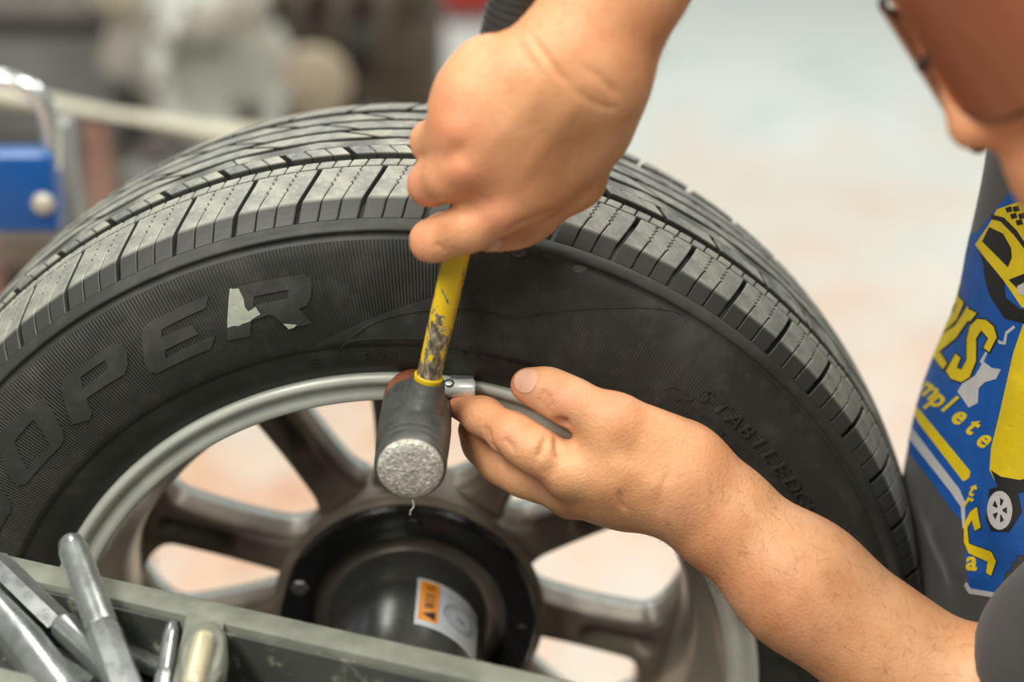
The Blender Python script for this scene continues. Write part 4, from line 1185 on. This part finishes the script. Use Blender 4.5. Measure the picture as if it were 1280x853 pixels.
for x in (-1.78, -.16):
    for y in (2.58, 3.58):
        bm = bmesh.new(); add_box(bm, (x, y, .095), (.08, .08, .19)); bm_obj('leg', bm, M['brownpost'], bench, True, .004)
bz = BT+WZ
# engine block with belt pulley
eo = empty('engine_block', (-.24, 2.2, bz), 'dark oily engine block with a round tan pulley on the bench', 'engine')
def ebox(nm, c, s, mat, par, bev=.01, rot=None):
    bm = bmesh.new(); add_box(bm, c, s, rot); return bm_obj(nm, bm, mat, par, True, bev)
ebox('block', (-.24, 2.27, bz+.11), (.36, .30, .22), M['brownal'], eo, .02)
ebox('cylinder_head', (-.24, 2.27, bz+.26), (.34, .26, .08), M['brownal'], eo, .015)
ebox('valve_cover', (-.25, 2.25, bz+.325), (.30, .18, .05), M['cream'], eo, .02)
pc = U(390, 108, 2.0)
bm = bmesh.new(); add_rev(bm, pc+Vector((0, .13, 0)), (0, -1, 0), [(0, .030), (.10, .030), (.10, .060), (.11, .064), (.115, .056), (.122, .056), (.127, .064), (.138, .060), (.140, .020), (.150, .018)], 36)
bm_obj('pulley', bm, simple('tan pulley', (.52, .44, .32), .5, .1, .15, 15), eo)
for k, (px, py) in enumerate(((330, 60), (452, 60), (455, 120), (330, 128))):
    q = U(px, py, 2.08); bm = bmesh.new()
    add_rev(bm, q+Vector((0, .06, 0)), (0, -1, 0), [(0, .034), (.05, .034), (.06, .026), (.062, .012), (.075, .012)], 24); bm_obj('accessory_cover', bm, M['darkgap'] if k % 2 else M['brownal'], eo)
for k in range(4):
    x = -.37+k*.075; bm = bmesh.new()
    add_tube(bm, spline([(x, 2.15, bz+.26), (x-.005, 2.11, bz+.26), (x-.01, 2.09, bz+.20), (x-.02, 2.09, bz+.14)], 5), .018, 12); bm_obj('manifold_pipe', bm, M['paleal'] if k == 0 else M['brownal'], eo)
# gearbox casing
go = empty('gearbox', (-.45, 2.0, bz), 'pale cast aluminium gearbox casing in the middle of the bench', 'gearbox')
c0 = U(245, 105, 1.95)
bm = bmesh.new(); add_rev(bm, Vector((c0.x-.08, 2.12, bz+.10)), (.55, -.75, .35), [(0, .06), (.06, .085), (.12, .11), (.20, .125), (.215, .130), (.235, .130), (.24, .110), (.21, .085), (.12, .06)], 40)
bm_obj('bell_housing', bm, M['paleal'], go)
gax = Vector((.55, -.75, .35)).normalized(); ga, gb, _ = frame(gax)
for k in range(10):
    a = 2*math.pi*k/10; q = Vector((c0.x-.08, 2.12, bz+.10))+gax*.232+(ga*math.cos(a)+gb*math.sin(a))*.120
    bm = bmesh.new(); add_rev(bm, q, gax, [(-.01, .010), (.010, .010), (.013, .007)], 6); bm_obj('flange_bolt', bm, M['bolt'], go)
ebox('side_cover', (c0.x-.10, 2.15, bz+.20), (.14, .22, .16), M['paleal'], go, .03, Matrix.Rotation(.3, 3, 'Y'))
bm = bmesh.new(); add_rev(bm, (c0.x-.02, 2.00, bz+.26), (.85, .1, .35), [(0, .05), (.10, .048), (.105, .062), (.13, .062), (.135, .03), (.16, .028)], 28); bm_obj('output_flange', bm, M['paleal'], go)
bm = bmesh.new(); add_rev(bm, (c0.x-.11, 2.0, bz+.30), (-.3, -.6, .5), [(0, .045), (.05, .045), (.055, .03), (.07, .028)], 24); bm_obj('input_cover', bm, M['cream'], go)
# small housings
cans = []
def can(kind, label, px, py, y, r, h, mat, axis=(0, 0, 1)):
    q = U(px, py, y); q.z = bz
    o = empty(kind, q, label, 'engine part', 'loose parts on the bench')
    bm = bmesh.new(); add_rev(bm, q, axis, [(0, r*.9), (h*.1, r), (h*.42, r), (h*.45, r*.93), (h*.55, r*.93), (h*.58, r), (h*.9, r*.96), (h, r*.6)], 28); bm_obj('casing', bm, mat, o)
    bm = bmesh.new(); add_rev(bm, q+Vector((0, 0, h)), axis, [(0, r*.3), (.02, r*.3), (.022, r*.55), (.035, r*.55), (.037, r*.2)], 24); bm_obj('shaft_pulley', bm, M['bolt'], o); cans.append(o)
can('alternator', 'pale alternator standing between gearbox and engine block', 312, 150, 1.86, .055, .12, M['paleal'])
can('starter_motor', 'brown starter body at the front right of the bench', 468, 150, 1.85, .048, .11, M['brownal'])
can('pump', 'grey round pump at the front edge of the bench below the gearbox', 200, 205, 1.80, .06, .08, M['greymach'])
# grey test unit: stacked housing on the left of the bench
to = empty('test_unit', (-.8, 2.26, bz), 'stacked grey test unit at the left end of the bench', 'machine')
t1 = U(0, 115, 1.80)
xr = U(150, 60, 2.1).x; xl = xr-.42; xm = (xr+xl)/2
ebox('housing_tier', (xm, 2.28, bz+.10), (.40, .34, .20), M['greymach'], to, .015)
ebox('dark_band', (xm, 2.27, bz+.215), (.38, .33, .03), M['darkgap'], to, .004)
ebox('housing_tier', (xm, 2.26, bz+.265), (.42, .37, .07), M['greymach'], to, .02)
ebox('dark_band', (xm, 2.26, bz+.312), (.40, .35, .025), M['darkgap'], to, .004)
ebox('lid', (xm, 2.25, bz+.36), (.43, .38, .07), M['cream'], to, .025)
for k in range(5): ebox('lid_rib', (xm, 2.10+k*.07, bz+.398), (.40, .012, .008), M['cream'], to, .002)
for o in [eo, go, to]+cans:
    o.location = place(o.location)
    for ch in o.children:
        inv = ch.matrix_parent_inverse.copy(); ch.matrix_parent_inverse = Matrix.Identity(4)
        ch.data.transform(inv); ch.data.transform(Matrix.Scale(BS, 4))
# ---- pipe stand in front of the bench
po = empty('pipe_stand', (-.75, 1.25, 0), 'pale pipe rail on brown posts in front of the bench', 'stand')
pa, pb = U(-60, 108, 1.25), U(345, 176, 1.25)
bm = bmesh.new(); add_tube(bm, [pa, pb], .0165, 20); bm_obj('pipe', bm, simple('pale painted pipe', (.66, .64, .50), .4, 0, .25, 25, .05), po)
for q in (pa.lerp(pb, .43), pa.lerp(pb, .03)):
    bm = bmesh.new(); add_box(bm, (q.x, q.y+.01, (q.z-.01)/2), (.030, .03, q.z-.012)); bm_obj('post', bm, M['brownpost'], po, True, .004)
    bm = bmesh.new(); add_box(bm, (q.x, q.y+.01, .006), (.10, .12, .012)); bm_obj('foot_plate', bm, M['brownpost'], po, True, .003)
# ---- blue box with chrome bow handle on its post
bo = empty('tool_trolley', (-.36, .5, 0), 'blue steel box with chrome bow handle left of the tyre', 'trolley')
M['blue'] = simple('blue enamel', (.004, .085, .33), .38, 0, .15, 20, .06)
b0, b1 = U(-70, 196, .48), U(74, 291, .48)
bm = bmesh.new(); add_box(bm, ((b0.x+b1.x)/2, .497, (b0.z+b1.z)/2), (b1.x-b0.x, .034, b0.z-b1.z)); bx = bm_obj('box', bm, M['blue'], bo, True, .004)
rv = U(54, 254, .48); bm = bmesh.new(); add_rev(bm, rv, (0, -1, 0), [(-.004, .0095), (.002, .0095), (.005, .0075), (.0065, .003)], 24); bm_obj('rivet', bm, simple('cream rivet', (.62, .6, .5), .35, .3), bx)
arc = spline([U(64, 215, .50), U(64, 165, .50), U(52, 125, .50), U(20, 103, .50), U(-25, 100, .50), U(-60, 118, .50), U(-70, 165, .50), U(-70, 215, .50)], 8)
bm = bmesh.new(); add_tube(bm, arc, .0082, 20); bm_obj('handle', bm, M['chrome'], bo)
gx = U(84, 250, .56)
bm = bmesh.new(); add_box(bm, (gx.x-.004, .58, (U(84, 150, .58).z)/2), (.020, .03, U(84, 150, .58).z)); bm_obj('post', bm, M['greymach'], bo, True, .003)
bm = bmesh.new(); add_box(bm, (gx.x-.06, .58, .02), (.30, .30, .04)); bm_obj('base', bm, M['greymach'], bo, True, .006)
# ---- red jack far out on the floor
q = UZ(585, 8, -WZ); jo = empty('floor_jack', (q.x, q.y, 0), 'red floor jack far back on the pale floor', 'jack')
bm = bmesh.new(); add_box(bm, (q.x, q.y+.1, .11), (.26, .7, .10)); bm_obj('chassis', bm, simple('red enamel', (.55, .03, .02), .4), jo, True, .02)
for sx in (-.15, .15):
    for sy in (-.18, .38):
        bm = bmesh.new(); add_rev(bm, (q.x+sx-.02, q.y+sy, .06), (1, 0, 0), [(0, .05), (.004, .06), (.036, .06), (.04, .05)], 24); bm_obj('wheel', bm, M['black'], jo)
bm = bmesh.new(); add_tube(bm, [(q.x, q.y+.35, .14), (q.x, q.y+1.1, .75)], .02, 12); bm_obj('lever', bm, M['greymach'], jo)
bm = bmesh.new(); add_rev(bm, (q.x, q.y-.2, .16), (0, 0, 1), [(0, .05), (.02, .06), (.03, .05)], 24); bm_obj('saddle', bm, M['bolt'], jo)
